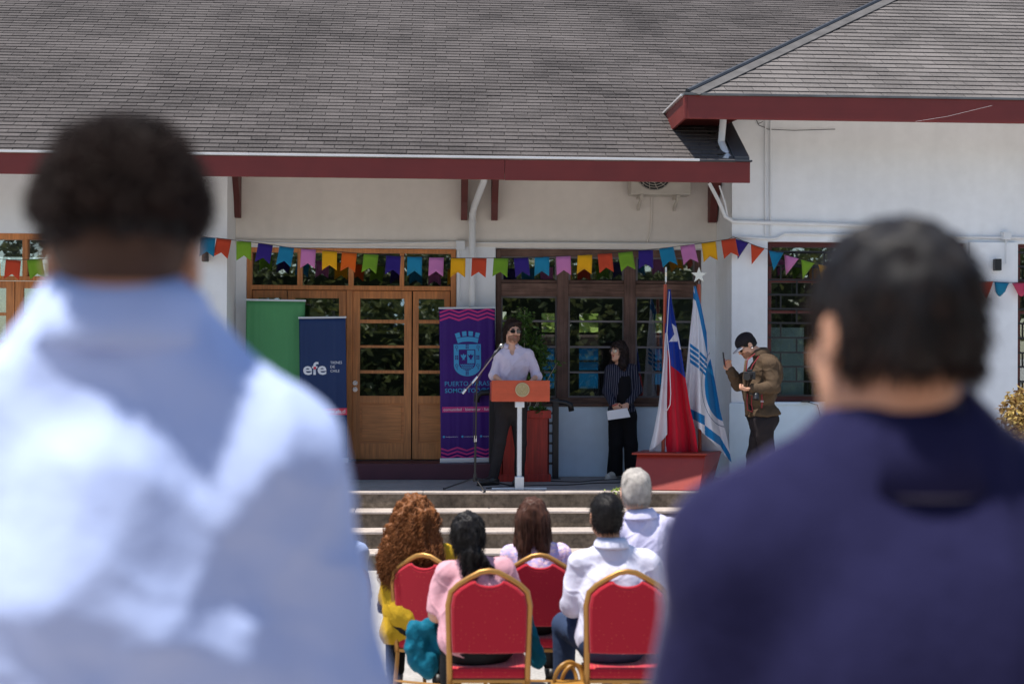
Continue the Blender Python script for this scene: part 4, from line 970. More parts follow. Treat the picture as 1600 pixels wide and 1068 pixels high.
for a, b_ in (((-.30, .035, 0), (-.05, .065, .02)), ((.05, .035, 0), (.30, .065, .02)), ((-.015, .1, 0), (.015, .38, .02))): MB().box(a, b_).build('foot', wm, T, bevel=.004)

# ------------------------------------------------------------------ microphone stand
Ym = 15.55; c = atz(742, 757, SZ); Ym = 15.42; c = at(742, 760, Ym)
T = thing('microphone_stand', 'black tripod microphone stand with a boom arm left of the lectern', 'microphone stand', (c.x, Ym, SZ)); L_ = lambda px, py, dy=0: at(px, py, Ym + dy) - Vector((c.x, Ym, SZ))
b = MB(); b.tube([(0, 0, .10), L_(743, 685)], .012, 10); b.tube([L_(743, 688), L_(745, 590, -.22)], .009, 10); b.build('pole', black, T)
b = MB(); b.tube([L_(742.7, 690), L_(742.9, 680)], .016, 10); b.build('clutch', chrome, T)
for e in (L_(694, 760), L_(805, 757, .25), L_(757, 764, -.28)):
    e.z = .012; b = MB(); b.tube([(0, 0, .13), e * .93 + Vector((0, 0, .01)), e], [.009, .008, .008], 8); lo_ = b.build('leg', black, T); b = MB(); b.tube([e, e * 1.04], .013, 8); b.build('rubber_foot', black_soft, lo_)
b = MB(); b.tube([(0, 0, .09), (0, 0, .17)], .02, 10); b.build('leg_hub', black_soft, T)
boom = M_('glossy_black_tube', (.22, .17, .17), .25, .8); b = MB(); b.tube([L_(724, 613, -.22), L_(745, 590, -.23), L_(764, 565, -.25), L_(775, 550, -.27)], .008, 8); b.build('boom_arm', boom, T)
b = MB(); b.tube([L_(722.5, 614.5, -.22), L_(728, 608, -.22)], .016, 10); b.build('counterweight', chrome, T)
b = MB(); b.tube([L_(738, 598, -.225), L_(746, 588, -.23)], .013, 8); b.build('boom_clamp', chrome, T)
M1 = thing('microphone', 'black handheld microphone clipped on the boom in front of the speaker', 'microphone', tuple(at(777, 548, Ym - .27)))
b = MB(); d = (at(783, 540, Ym - .22) - at(771, 554, Ym - .27)).normalized(); b.tube([-d * .09, d * .05], [.011, .017], 12); b.build('handle', black_soft, M1, smooth=True)
b = MB(); 
pr = [(0.001, -.03), (.020, -.024), (.027, -.004), (.024, .016), (.012, .026), (.001, .028)]
zx = d.to_track_quat('Z', 'Y').to_matrix(); b.lathe(pr, (0, 0, 0), 16); b.v = [tuple(zx @ Vector(v) + d * .075) for v in b.v]; b.build('grille', M_('mic_grille', (.35, .33, .32), .35, .8, bump=(400, .5, .001)), M1, smooth=True)
b = MB(); b.tube([L_(771, 555, -.2) + Vector((c.x, Ym, SZ)) - M1.location, L_(760, 563, -.12) + Vector((c.x, Ym, SZ)) - M1.location, L_(752, 585, -.05) + Vector((c.x, Ym, SZ)) - M1.location, L_(741, 610, -.03) + Vector((c.x, Ym, SZ)) - M1.location, L_(740, 690, -.02) + Vector((c.x, Ym, SZ)) - M1.location], .0035, 5); b.build('cable', cable_m, M1)
# stage cables
def cable(label, pts, r=.006):
    b = MB(); P = [atz(x, y, SZ + r) for x, y in pts]; Q = []
    for i in range(len(P) - 1):
        for t in (0, .33, .66): Q.append(P[i].lerp(P[i + 1], t) + Vector((0, .03 * math.sin(len(Q) * 1.7), 0)))
    Q.append(P[-1]); b.tube(Q, r, 6); tag(b.build('cable', cable_m), label, 'cable')
cable('thin black cable lying on the stage from the microphone past the lectern', [(760, 762), (815, 758), (880, 757), (940, 754), (1000, 752)])
cable('second black cable curving along the stage behind the standing woman', [(840, 751), (905, 752), (960, 748), (1010, 750), (1060, 746)])

# ------------------------------------------------------------------ planter with shrub
Yp = 16.35; x0, x1 = at(781, 700, Yp).x, at(861, 700, Yp).x; cx = (x0 + x1) / 2; hw = (x1 - x0) / 2; zt = at(820, 641, Yp).z - SZ
T = thing('planter', 'tall red stained wooden planter box behind the lectern', 'planter', (cx, Yp, SZ))
b = MB(); dpt = hw * 1.6
nb = 5
for i in range(nb):
    a = -hw * .93 + 2 * hw * .93 * i / nb; MB().box((a + .0006, .02 + .001 * (i % 2), .08), (a + 2 * hw * .93 / nb - .0006, .04, zt - .08)).build('board', stain_red, T)
for s_ in (-1, 1): MB().box((s_ * hw * .93, .02, .08), (s_ * (hw * .93 - .02), dpt, zt - .08)).build('side_board', stain_red, T, bevel=.003)
MB().box((-hw, 0, 0), (hw, dpt + .02, .085)).build('foot_rail', stain_red, T, bevel=.006); MB().box((-hw, 0, zt - .09), (hw, .05, zt)).build('rim', stain_red, T, bevel=.006)
for s_ in (-1, 1): MB().box((s_ * hw, .051, zt - .09), (s_ * (hw - .05), dpt + .02, zt)).build('rim', stain_red, T, bevel=.006)
MB().box((-hw * .9, .05, zt - .16), (hw * .9, dpt - .02, zt - .11)).build('soil', M_('dark_soil', (.03, .02, .015), .95), T)
def leaves(b, tone, P, size, rs, droop=.3):
    d = Vector((rs.gauss(0, 1), rs.gauss(0, 1), rs.gauss(0, .6) - droop)).normalized(); s_ = d.cross(Vector((rs.gauss(0, 1), rs.gauss(0, 1), rs.gauss(0, 1)))).normalized(); L = size * rs.uniform(.6, 1.3); w = L * .28; u = s_.cross(d) * L * .08
    b.add([P, P + d * L * .5 + s_ * w + u, P + d * L, P + d * L * .5 - s_ * w + u], [(0, 1, 2, 3)]); tone.append(rs.random())
def leafobj(b, tone, name, m, parent):
    me = b.mesh(name); a = me.attributes.new('tone', 'FLOAT', 'FACE'); a.data.foreach_set('value', tone); return obj(name, me, m, parent)
rs = random.Random(4)
P_ = thing('shrub', 'leafy green shrub growing in the red planter behind the speaker', 'shrub', (cx, Yp + .25, SZ + zt - .12))
sp = [((822, 655), (818, 560), (820, 484)), ((826, 655), (836, 570), (838, 520)), ((815, 655), (806, 570), (803, 505)), ((830, 650), (850, 600), (872, 565)), ((822, 650), (832, 540), (812, 492)), ((828, 655), (845, 620), (862, 600)), ((820, 655), (790, 590), (788, 540)), ((824, 652), (842, 560), (846, 545))]
off = Vector((cx, Yp + .25, SZ + zt - .12)); stems = MB(); lv = MB(); tn = []
for i, L in enumerate(sp):
    pts = [at(x, y, Yp + .2 + .12 * math.sin(i * 2.1) * (k / 2)) - off for k, (x, y) in enumerate(L)]
    q = [pts[0].lerp(pts[1], t).lerp(pts[1].lerp(pts[2], t), t) for t in np.linspace(0, 1, 9)]; stems.tube(q, [.008 - .0006 * k for k in range(9)], 5)
    thin = i in (3, 5)
    for k in range(70 if thin else 430):
        t = rs.uniform(.25, 1); p = pts[0].lerp(pts[1], t).lerp(pts[1].lerp(pts[2], t), t); sp_ = .03 if thin else (.09 - .05 * t); p = p + Vector((rs.gauss(0, sp_), rs.gauss(0, sp_), rs.gauss(0, .03)))
        leaves(lv, tn, p, .055, rs)
stems.build('stem', bark, P_); leafobj(lv, tn, 'foliage', leaf_g, P_)
# low plant at the planter's lip
rs = random.Random(8); lv = MB(); tn = []; pp = thing('potted_plant', 'low dark green plant at the right rim of the red planter', 'plant', (at(843, 641, Yp).x, Yp + .04, SZ + zt - .03))
for k in range(160): leaves(lv, tn, Vector((rs.gauss(0, .045), rs.gauss(.02, .03), rs.uniform(0, .05))), .05, rs, -.2)
leafobj(lv, tn, 'foliage', leaf_g, pp); b = MB(); b.lathe([(.03, -.07), (.045, .0)], (0, .02, 0), 12); b.build('pot', black_soft, pp)

# ------------------------------------------------------------------ handrail
Yr = 16.72; c = at(868, 738, Yr); T = thing('handrail', 'black metal handrail with ladder-like bars beside the red planter', 'handrail', (c.x, Yr, SZ)); o_ = Vector((c.x, Yr, SZ)); Q = lambda x, y: at(x, y, Yr) - o_
b = MB(); b.tube([Q(745, 628), Q(746, 619), Q(752, 613.5), Q(770, 612.5), Q(838, 623), Q(862, 626), Q(884, 629), Q(891, 632), Q(893, 642)], .034, 12); b.build('top_rail', black, T, smooth=True)
z6 = 0
for i, px in enumerate((769, 868)):
    q = Q(px, 650); MB().box((q.x - .036, -.03, 0), (q.x + .036, .03, Q(px, 622 if px > 800 else 613).z)).build('post', black, T, bevel=.005); MB().box((q.x - .06, -.055, -.0), (q.x + .06, .055, .008)).build('base_plate', black, T)
for py in (645, 660.5, 676.5, 692, 707.5, 723.5):
    a, c2 = Q(769, py), Q(868, py); MB().box((a.x + .037, -.012, a.z - .013), (c2.x - .037, .012, a.z + .013)).build('bar', black, T)

# ------------------------------------------------------------------ flag stand
T = thing('flag_stand', 'red painted wooden flag base box with sloping sides at the stage edge', 'flag stand', (at(1060, 765, 15.4).x, 15.4, SZ)); o_ = Vector((at(1060, 765, 15.4).x, 15.4, SZ))
tz = at(1060, 709, 15.6).z - SZ
p = lambda px, Y, z: Vector((at(px, 740, Y).x - o_.x, Y - o_.y, z))
b = MB(); b.hexa([p(989, 15.36, .004), p(1093, 15.235, .004), p(1113, 15.95, .004), p(1003, 15.95, .004), p(995, 15.55, tz), p(1102, 15.45, tz), p(1127, 15.9, tz), p(1012, 15.9, tz)]); b.build('box', red_paint, T, bevel=.006)
b = MB(); b.hexa([p(987, 15.50, tz + .001), p(1104, 15.40, tz + .001), p(1134, 15.95, tz + .001), p(1006, 15.95, tz + .001), p(987, 15.50, tz + .022), p(1104, 15.40, tz + .022), p(1134, 15.95, tz + .022), p(1006, 15.95, tz + .022)]); b.build('top_board', red_paint, T, bevel=.004)
def star(parent, c, r, ang_, th=.02):
    b = MB(); pts = [(c[0] + math.cos(ang_) * x, c[1] + math.sin(ang_) * x, c[2] - y) for x, y in star_poly(0, 0, r, r * .40)]
    n = Vector((-math.sin(ang_), math.cos(ang_), 0)) * th; b.prism([Vector(q) - n / 2 for q in pts], n); b.build('star', star_m, parent, bevel=.002)
def inpoly(P, poly):
    x, y = P[:, 0], P[:, 1]; ins = np.zeros(len(P), bool); n = len(poly); j = n - 1
    for i in range(n):
        xi, yi = poly[i]; xj, yj = poly[j]; c = ((yi > y) != (yj > y)) & (x < (xj - xi) * (y - yi) / (yj - yi + 1e-12) + xi); ins ^= c; j = i
    return ins
def interp(tab, y): return np.interp(y, [t[0] for t in tab], [t[1] for t in tab])
def cloth(name, parent, off, left, right, y0, y1, Yc, depthf, colorf, mats, nu=110, dv=.7, bottom=None, top=None):
    """draped cloth: left/right edge tables (py -> px); bottom/top(u) gives the hem line in py"""
    nv = int((y1 - y0) / dv); U = np.linspace(0, 1, nu + 1); VS = np.linspace(0, 1, nv + 1); uu, vv = np.meshgrid(U, VS)
    yt = y0 if top is None else top(uu); yb = y1 if bottom is None else bottom(uu); py = yt + (yb - yt) * vv; pxl = interp(left, py); pxr = interp(right, py); px = pxl + (pxr - pxl) * uu
    Y = Yc + depthf(uu, vv)
    vs = []
    d = FWD; k = Y
    dx = FWD.x + RGT.x * (px - 800) / F + UPV.x * (534 - py) / F; dy = FWD.y + RGT.y * (px - 800) / F + UPV.y * (534 - py) / F; dz = FWD.z + RGT.z * (px - 800) / F + UPV.z * (534 - py) / F
    t = Y / dy; X = np.stack([t * dx - off[0], Y - off[1], CAM.z + t * dz - off[2]], -1).reshape(-1, 3)
    me = bpy.data.meshes.new(name); ii = np.arange(nv)[:, None] * (nu + 1) + np.arange(nu)[None]; q = np.stack([ii, ii + nu + 1, ii + nu + 2, ii + 1], -1).reshape(-1, 4)
    me.from_pydata(X.tolist(), [], q.tolist()); P = np.stack([px, py], -1).reshape(-1, 2)[q].mean(1); me.update()
    me.polygons.foreach_set('material_index', colorf(P).astype(np.int32)); o = obj(name, me, mats, parent, True); s_ = o.modifiers.new('thickness', 'SOLIDIFY'); s_.thickness = .0012; return o
def fcloth(name, c):
    m = M_(name, c, .7, sheen=.15, noise=(5, .05), bump=(9, .35, .02)); t = m.node_tree; b_ = t.nodes['Principled BSDF']
    tl = t.nodes.new('ShaderNodeBsdfTranslucent'); tl.inputs[0].default_value = (*c, 1); ms = t.nodes.new('ShaderNodeMixShader'); ms.inputs[0].default_value = .25
    t.links.new(b_.outputs[0], ms.inputs[1]); t.links.new(tl.outputs[0], ms.inputs[2]); t.links.new(ms.outputs[0], t.nodes['Material Output'].inputs[0]); return m
fw_, fr_, fb_, fl_, fk_ = fcloth('flag_white', (.78, .77, .82)), fcloth('flag_red', (.62, .008, .03)), fcloth('flag_blue', (.010, .045, .36)), fcloth('flag_sky_blue', (.012, .22, .52)), fcloth('flag_thin_line', (.2, .25, .35))
Yg = 15.70
for k, (bx, bt, tx, ty, lab, sa) in enumerate(((1036, 705, 1039.5, 444, 'flagpole with the red white and blue national flag and an edge-on star', R(80)), (1093.5, 705, 1092, 444, 'flagpole with the white flag with blue stripes and a star facing front', R(4)))):
    Y = Yg + (.05 if k else -.02); o_ = at(bx, bt, Y); o_.z = SZ + tz + .0225
    T = thing('flagpole', lab, 'flagpole', tuple(o_)); top = at(tx, ty, Y) - o_
    b = MB(); b.tube([(0, 0, 0), top], .020, 12); b.build('pole', pole_m, T); sc = at(tx + (1 if k == 0 else 0), 430, Y) - o_
    b = MB(); b.tube([top, sc - Vector((0, 0, .06))], .006, 6); b.build('star_pin', chrome, T); star(T, sc, .093, sa)
    if k == 0:
        def colr(P):
            c = np.full(len(P), 1)  # red
            c[inpoly(P, [(1036, 440), (1062, 440), (1078, 595), (1071, 590.5), (1060, 580), (1048, 571), (1045.5, 547), (1036, 545)])] = 2
            c[inpoly(P, [(1049.5, 505), (1057, 511), (1059.5, 524), (1064, 546), (1061.5, 545), (1059, 533), (1045, 533.8), (1053.5, 522)])] = 0
            c[inpoly(P, [(1058, 531), (1070, 533), (1080, 560), (1070, 552)])] = 2 * 0 + 0 if False else c[inpoly(P, [(1058, 531), (1070, 533), (1080, 560), (1070, 552)])]
            return c
        cloth('flag_cloth', T, o_, [(452, 1044), (480, 1042), (520, 1041), (600, 1041), (706, 1040)], [(452, 1047.5), (470, 1049.5), (500, 1055), (533, 1062), (585, 1070), (640, 1079), (670, 1086), (706, 1091)], 452, 706, Y - .03,
              lambda u, v: .07 * (v + .1) * np.sin(u * 9.5 + 1) + .02 * v * np.sin(u * 23 + 3 * v) - .03 * v * u - .03, colr, [fw_, fr_, fb_])
        def colw(P): c = np.zeros(len(P)); c[P[:, 1] < 520] = 2; return c
        cloth('flag_cloth', T, o_, [(505, 1040), (560, 1037), (600, 1033), (640, 1028), (680, 1020), (704, 1014)], [(505, 1041), (560, 1043), (640, 1042), (706, 1043)], 505, 706, Y - .07,
              lambda u, v: .06 * v * np.sin(u * 7 + 2.5) * (1 - u) + .03 * u, colw, [fw_, fr_, fb_], nu=60, bottom=lambda u: 704 - 26 * np.clip(u, 0, 1) ** 1.2)
        cloth('flag_lining', T, o_, [(660, 1030), (706, 1014)], [(660, 1042), (680, 1049), (706, 1060)], 660, 706, Y + .03, lambda u, v: .03 * v * np.sin(u * 8), lambda P: np.zeros(len(P)), [fw_], nu=50)
        b = MB(); b.tube([at(1046, 455, Y - .1) - o_, at(1042, 520, Y - .12) - o_, at(1046, 560, Y - .13) - o_, at(1048, 615, Y - .14) - o_, at(1047, 632, Y - .14) - o_, at(1042, 641, Y - .12) - o_, at(1040, 642, Y - .08) - o_], .005, 6); b.build('halyard', fw_, T, smooth=True)
    else:
        def colb(P):
            x, y = P[:, 0], P[:, 1]; c = np.zeros(len(P))
            # upper right border band
            c[inpoly(P, [(1084, 446), (1088, 446), (1096, 480), (1104, 520), (1106, 560), (1100, 530), (1092, 490), (1087, 470)])] = 1
            c[inpoly(P, [(1082, 452), (1087, 462), (1087, 470), (1083, 466)])] = 1
            # three stripes on two folds
            for k_ in range(4):
                for (xa, ya, xb, yb) in (((1078, 536, 1092, 546)), ((1093, 548, 1105, 560))):
                    o1 = k_ * 8.2 - (0); hgt = 5.2
                    c[inpoly(P, [(xa, ya + o1), (xb, yb + o1), (xb, yb + o1 + hgt), (xa, ya + o1 + hgt)])] = 1
            # emblem disc
            e = ((x - 1134) / 33) ** 2 + ((y - 600) / 58) ** 2; c[(e < 1)] = 1; c[(e > 1.28) & (e < 1.34)] = 2
            c[(e < 1) & (np.abs(y - 575 - (x - 1105) * .9) < 3.5)] = 3
            # lower border
            l = np.interp(x, [1066, 1070, 1101, 1101.5, 1125, 1145], [633, 634, 649, 664, 682, 716]); c[(y > l) & (y < l + np.interp(x, [1066, 1101, 1101.5, 1145], [13, 15, 15, 12]))] = 1
            return c
        cloth('flag_cloth', T, o_, [(447, 1084), (480, 1082.5), (520, 1078), (560, 1074), (620, 1068.5), (654, 1066), (722, 1064)], [(447, 1087), (480, 1096), (520, 1104), (560, 1110), (600, 1118), (640, 1125), (680, 1135), (722, 1143)], 447, 722, Y - .12,
              lambda u, v: (.075 * (v + .15) * np.sin(u * 8 + .3) + .035 * (v + .1) * np.sin(u * 21 + 2 * v)), colb, [fw_, fl_, fk_, fcloth('flag_bright_blue', (.02, .32, .62))], nu=150, bottom=lambda u: np.interp(u, [0, .1, .45, .46, .7, 1], [652, 655, 672, 675, 692, 722]))
        cloth('flag_lining', T, o_, [(640, 1084), (706, 1084)], [(640, 1110), (706, 1130)], 640, 706, Y + .05, lambda u, v: .04 * v * np.sin(u * 8), lambda P: np.zeros(len(P)), [fw_], nu=50)
# small weed growing in the stage joint
rs = random.Random(2); w0 = atz(962, 768, SZ); lv = MB(); tn = []; pl = thing('weed', 'tiny green weed growing at the stage edge behind the grey-haired man', 'plant', tuple(w0))
for k in range(26): leaves(lv, tn, Vector((rs.gauss(0, .05), rs.gauss(0, .015), rs.uniform(0, .03))), .045, rs, -.8)
leafobj(lv, tn, 'leaves', leaf_b, pl)
# ------------------------------------------------------------------ people on the stage
def A(px, py, Y): return np.array(at(px, py, Y))
hair_br = hair_mat('dark_brown_hair', (.020, .009, .006)); hair_bk = hair_mat('black_hair', (.007, .0055, .0055), rough=.3); hair_au = hair_mat('auburn_curly_hair', (.19, .068, .020), rough=.5)
hair_gr = hair_mat('silver_hair', (.36, .33, .30), rough=.45); hair_ch = hair_mat('chestnut_hair', (.060, .024, .014)); hair_wv = hair_mat('dark_wavy_hair', (.022, .012, .010)); beard_m = hair_mat('brown_beard', (.30, .15, .095), rough=.6)
shirt_pale = M_('pale_pink_shirt_cotton', (.70, .60, .70), .75, noise=(3, .05), bump=(16, .5, .012), sheen=.1)
trou_grey = M_('dark_grey_trousers', (.026, .023, .025), .8, noise=(8, .15), bump=(18, .5, .01))
shoe_dk = M_('dark_leather_shoe', (.02, .017, .016), .4); sole_dk = flat('dark_rubber_sole', (.015, .015, .015), .8); sole_lt = flat('pale_rubber_sole', (.6, .57, .52), .7)
lip_m = M_('lips_skin', (.40, .12, .10), .4); lip_r = M_('red_lipstick', (.5, .02, .03), .35)

YS = 15.95
J = dict(head=A(801, 518, YS), neck=A(799, 541, YS + .01), shL=A(780, 555, YS), shR=A(826.5, 555, YS + .01), elL=A(772, 586, YS - .05), elR=A(838.5, 587, YS - .02), wrL=A(785, 597, YS - .30), wrR=A(826, 600, YS - .32),
         pel=A(798, 632, YS + .02), hipL=A(788, 640, YS + .02), hipR=A(810, 640, YS + .03), knL=A(781, 690, YS - .05), knR=A(813, 692, YS + .02), anL=A(771, 738, YS + .02), anR=A(812, 742, YS + .10))
for q, dx in (('L', (-.15, -.10)), ('R', (-.06, -.17))):
    J['an' + q][2] = SZ + .09; J['toe' + q] = np.array((J['an' + q][0] + dx[0], J['an' + q][1] + dx[1], SZ + .032))
hmS = frame_from((.30, -1, -.03), (0.03, 0, 1))
T, K = person((J['pel'][0], YS, SZ), J, skin, 'man with sunglasses and rolled shirt sleeves speaking at the red lectern', shirt_pale, trou_grey, (shoe_dk, sole_dk), res=.0045, headm=hmS, chestf=(.1, -1, 0), sleeve=1.04, hs=1.07, hem=(A(798, 622, YS), (0, 0, -1)),
              hands={'L': dict(d=(.5, -.8, -.2), n=(0, .1, -1), side=-1, curl=.35), 'R': dict(d=(-.5, -.8, -.2), n=(0, .1, -1), side=1, curl=.35)}, w=1.0, shirt_fold=.014, shirt_t=.010, sleeve_r=.013, neck_open=.022, arm_w=.90, leg_w=1.0, tr_fold=.009, depth=1.0)
eyes(T, K); mouth(T, K, lip_m); brows(T, K, hair_br); glasses(T, K, black_soft, lens_m, .027, .017)
def ex(f, HP, hm, s):
    f.ell(HP(-.02, .050, .096), np.array((.060, .045, .026)) * s, hm, .02); f.ell(HP(-.072, -.03, -.02), np.array((.026, .05, .080)) * s, hm, .02); f.ell(HP(.073, -.03, .0), np.array((.022, .045, .060)) * s, hm, .02); f.ell(HP(0, -.07, -.04), np.array((.07, .05, .07)) * s, hm, .02)
h = hair_cap(T, K, hair_br, extra=ex, top=.008, low=-.10, res=.004, fold=.007, side=1.0)
HD, FD = K['J']['head'], K['hm'][:, 1]
strands(h.data, 2200, .040, (.1, .2, 0), .0011, h, hair_br, 3, a=.35, g=.5, rnd=.35, sel=lambda c, n: ((c - HD) @ FD) < .05)
# beard: a close shell over the jaw
def beard(T, K, m):
    HP, hm, s = K['HP'], K['hm'], K['hs']; f = Field(HP(0, 0, 0) - .2, HP(0, 0, 0) + .2, .003)
    f.ell(HP(0, .032, -.058), np.array((.0645, .0665, .062)) * s, hm, .02); f.ell(HP(0, .078, -.092), np.array((.024, .022, .020)) * s, hm, .02); f.ell(HP(0, .094, -.040), np.array((.026, .008, .006)) * s, hm, .006)
    f.plane(HP(0, 0, -.026), hm[:, 2]); f.ell(HP(0, .10, -.054), np.array((.021, .03, .010)) * s, hm, .004, 's'); f.plane(HP(0, .0, 0), -hm[:, 1])
    return obj('beard', f.mesh('beard', folds(.003, 4, (1, 1, 1), 160)), m, T)
bd = beard(T, K, beard_m); strands(bd.data, 1500, .012, (0, .1, 0), .0008, bd, beard_m, 4, a=.5, g=.8, npts=4)
collar(T, K, shirt_pale, r=.066, h=.030, openf=1.1, flare=.012)
b = MB(); cx = [A(799, 552, YS - .155), A(798, 575, YS - .175), A(797, 600, YS - .17), A(797, 628, YS - .16)]
CH = lambda x, z: None
fwv = K['fw']
def placket(T, K, m, pts, w=.014):
    b = MB(); o = np.array(T.location); P = [np.array(p) - o for p in pts]
    for i in range(len(P) - 1):
        b.add([P[i] + (-w, 0, 0), P[i + 1] + (-w, 0, 0), P[i + 1] + (w, 0, 0), P[i] + (w, 0, 0)], [(0, 1, 2, 3)])
    o = b.build('placket', m, T); s_ = o.modifiers.new('thickness', 'SOLIDIFY'); s_.thickness = .003
def surf_pts(T, names, x, z0, z1, n, dirv=(0, 1, 0), gap=.004):
    "points on the clothing surface found by casting from in front"
    from mathutils.bvhtree import BVHTree
    o = [c for c in T.children if c.name.split('.')[0] in names][0]; bv = BVHTree.FromPolygons([v.co for v in o.data.vertices], [p.vertices for p in o.data.polygons]); r = []
    for z in np.linspace(z0, z1, n):
        xx = x(z) if callable(x) else x; hit = bv.ray_cast(Vector((xx, -1.2, z)), Vector((0, 1, 0)))
        if hit[0]: r.append((hit[0].x, hit[0].y - gap, hit[0].z))
    return r
nz = K['J']['neck'][2]; x_ = K['J']['neck'][0] + .005
pl = surf_pts(T, ['shirt'], lambda z: x_ - (nz - z) * .02, nz - .10, nz - .62, 20)
if len(pl) > 3:
    b = MB()
    for i in range(len(pl) - 1): p, q = np.array(pl[i]), np.array(pl[i + 1]); b.add([p + (-.014, 0, 0), q + (-.014, 0, 0), q + (.014, 0, 0), p + (.014, 0, 0)], [(0, 1, 2, 3)])
    o = b.build('placket', shirt_pale, T); s_ = o.modifiers.new('thickness', 'SOLIDIFY'); s_.thickness = .002
    btn = flat('pearl_button', (.7, .7, .72), .3)
    for i in range(1, len(pl), 3): b = MB(); p = pl[i]; b.tube([(p[0], p[1] - .001, p[2]), (p[0], p[1] - .004, p[2])], .005, 8); b.build('button', btn, T)
# sleeve cuffs
for q in 'LR':
    e, w_ = K['J']['el' + q], K['J']['wr' + q]; u = unit(w_ - e); b = MB(); b.tube([e - u * .015, e + u * .0, e + u * .02, e + u * .028], [.062, .066, .066, .060], 20); b.build('rolled_cuff', shirt_pale, T, smooth=True)
b = MB(); zB = K['J']['pel'][2] + .075; 

# --- standing woman
stripe_m = M_('pinstripe_blazer_cloth', (.014, .016, .035), .75, noise=(6, .1), bump=(10, .4, .01)); t_ = stripe_m.node_tree; bs = t_.nodes['Principled BSDF']
tc = t_.nodes.new('ShaderNodeTexCoord'); mp = t_.nodes.new('ShaderNodeMapping'); wv_ = t_.nodes.new('ShaderNodeTexWave'); wv_.wave_type = 'BANDS'; wv_.bands_direction = 'X'; wv_.inputs['Scale'].default_value = 13.5; wv_.inputs['Distortion'].default_value = .5; wv_.inputs['Detail'].default_value = 1; wv_.inputs['Detail Scale'].default_value = .6
t_.links.new(tc.outputs['Object'], mp.inputs[0]); mp.inputs['Rotation'].default_value = (0, R(4), R(20)); t_.links.new(mp.outputs[0], wv_.inputs['Vector'])
cr_ = t_.nodes.new('ShaderNodeValToRGB'); cr_.color_ramp.elements[0].position = .90; cr_.color_ramp.elements[0].color = (.014, .016, .035, 1); cr_.color_ramp.elements[1].position = .97; cr_.color_ramp.elements[1].color = (.17, .17, .21, 1)
t_.links.new(wv_.outputs['Fac'], cr_.inputs[0]); t_.links.new(cr_.outputs[0], bs.inputs['Base Color'])
YW = 16.72
J = dict(head=A(966.5, 549, YW), neck=A(970, 568, YW + .02), shL=A(954, 578, YW - .02), shR=A(988, 577, YW + .03), elL=A(948, 610, YW), elR=A(997, 609, YW + .02), wrL=A(958, 632, YW - .16), wrR=A(980, 631, YW - .16),
         pel=A(972, 645, YW + .02), hipL=A(963, 652, YW + .02), hipR=A(982, 652, YW + .03), knL=A(962, 694, YW), knR=A(986, 694, YW), anL=A(961, 735, YW + .06), anR=A(988, 735, YW + .05))
for q, dx in (('L', (-.10, -.15)), ('R', (.02, -.17))):
    J['an' + q][2] = SZ + .08; J['toe' + q] = np.array((J['an' + q][0] + dx[0], J['an' + q][1] + dx[1], SZ + .030))
hmW = frame_from((-.78, -.62, .02))
T, K = person((J['pel'][0], YW, SZ), J, skin, 'woman in a pinstripe blazer and glasses standing with a white folder by the timber window', stripe_m, flat('black_trousers', (.008, .008, .010), .85), (M_('off_white_sneaker', (.55, .52, .46), .6), sole_lt),
              res=.0045, headm=hmW, chestf=(-.25, -1, 0), sleeve=1.86, hs=.98, hem=(A(972, 650, YW), (0.05, 0, -1)), w=.93, depth=.95, shirt_t=.014, arm_w=.92, leg_w=.98, sleeve_r=.014,
              hands={'L': dict(d=(.75, -.25, -.65), n=(.3, 1, 0), side=1, curl=.5, s=.92), 'R': dict(d=(-.45, -.25, -.75), n=(.0, 1, -.2), side=-1, curl=.5, s=.92)}, shirt_fold=.008, neck_open=.03, tr_fold=.008)
# wide trouser legs, black top under the open blazer
f = Field(K['lo'], K['hi'], .007); Jw = K['J']
for q in 'LR': f.cone(Jw['hip' + q], Jw['kn' + q], .088, .080, .03); f.cone(Jw['kn' + q], Jw['an' + q] + V3(0, 0, -.02), .080, .088, .02)
f.plane((0, 0, .035), (0, 0, -1)); obj('trouser_legs', f.mesh('trouser_legs', folds(.010, 12, (1, 1, .15), 16)), bpy.data.materials['black_trousers'], T)
top_m = M_('black_jersey_top', (.008, .008, .010), .9); f = Field(K['lo'], K['hi'], .006); mid = (Jw['shL'] + Jw['shR']) / 2; fw = K['fw']
f.ell(mid - K['up'] * .15 + fw * .050, (.098, .104, .17), K['CM'], .02); f.ell(mid - K['up'] * .34 + fw * .055, (.092, .104, .17), K['CM'], .04); f.ell(mid + fw * .13 - K['up'] * .015, (.062, .07, .062), K['CM'], .01, 's'); obj('top', f.mesh('top', folds(.004, 5)), top_m, T)
b = MB()
eyes(T, K); mouth(T, K, lip_r, .018); brows(T, K, hair_wv); glasses(T, K, flat('thin_pale_frame', (.35, .25, .22), .3), glass_mat('clear_lens', .12, (.95, .95, .95)), .024, .021, True)
def ex(f, HP, hm, s):
    for q, l in ((-1, .30), (1, .30)):
        f.cone(HP(q * .066, -.02, .03), HP(q * .078, .015, -.16), .034, .042, .03); f.cone(HP(q * .078, .01, -.14), HP(q * .072, .03, -.26), .040, .020, .03)
    f.cone(HP(0, -.07, .0), HP(0, -.07, -.20), .06, .06, .04); f.cone(HP(-.04, -.07, -.1), HP(.04, -.07, -.25), .045, .03, .04)
h = hair_cap(T, K, hair_wv, extra=ex, top=.004, low=-.30, res=.0045, fold=.014, side=1.02)
strands(h.data, 2600, .09, (0, 0, 0), .0011, h, hair_wv, 5, a=.12, g=1.0, curl=.006, freq=60, rnd=.2)
hl = (K['J']['wrL'] + K['J']['wrR']) / 2
F1 = thing('folder', 'white folder of papers held low by the woman in the pinstripe blazer', 'folder', tuple(A(966, 645, YW - .24)))
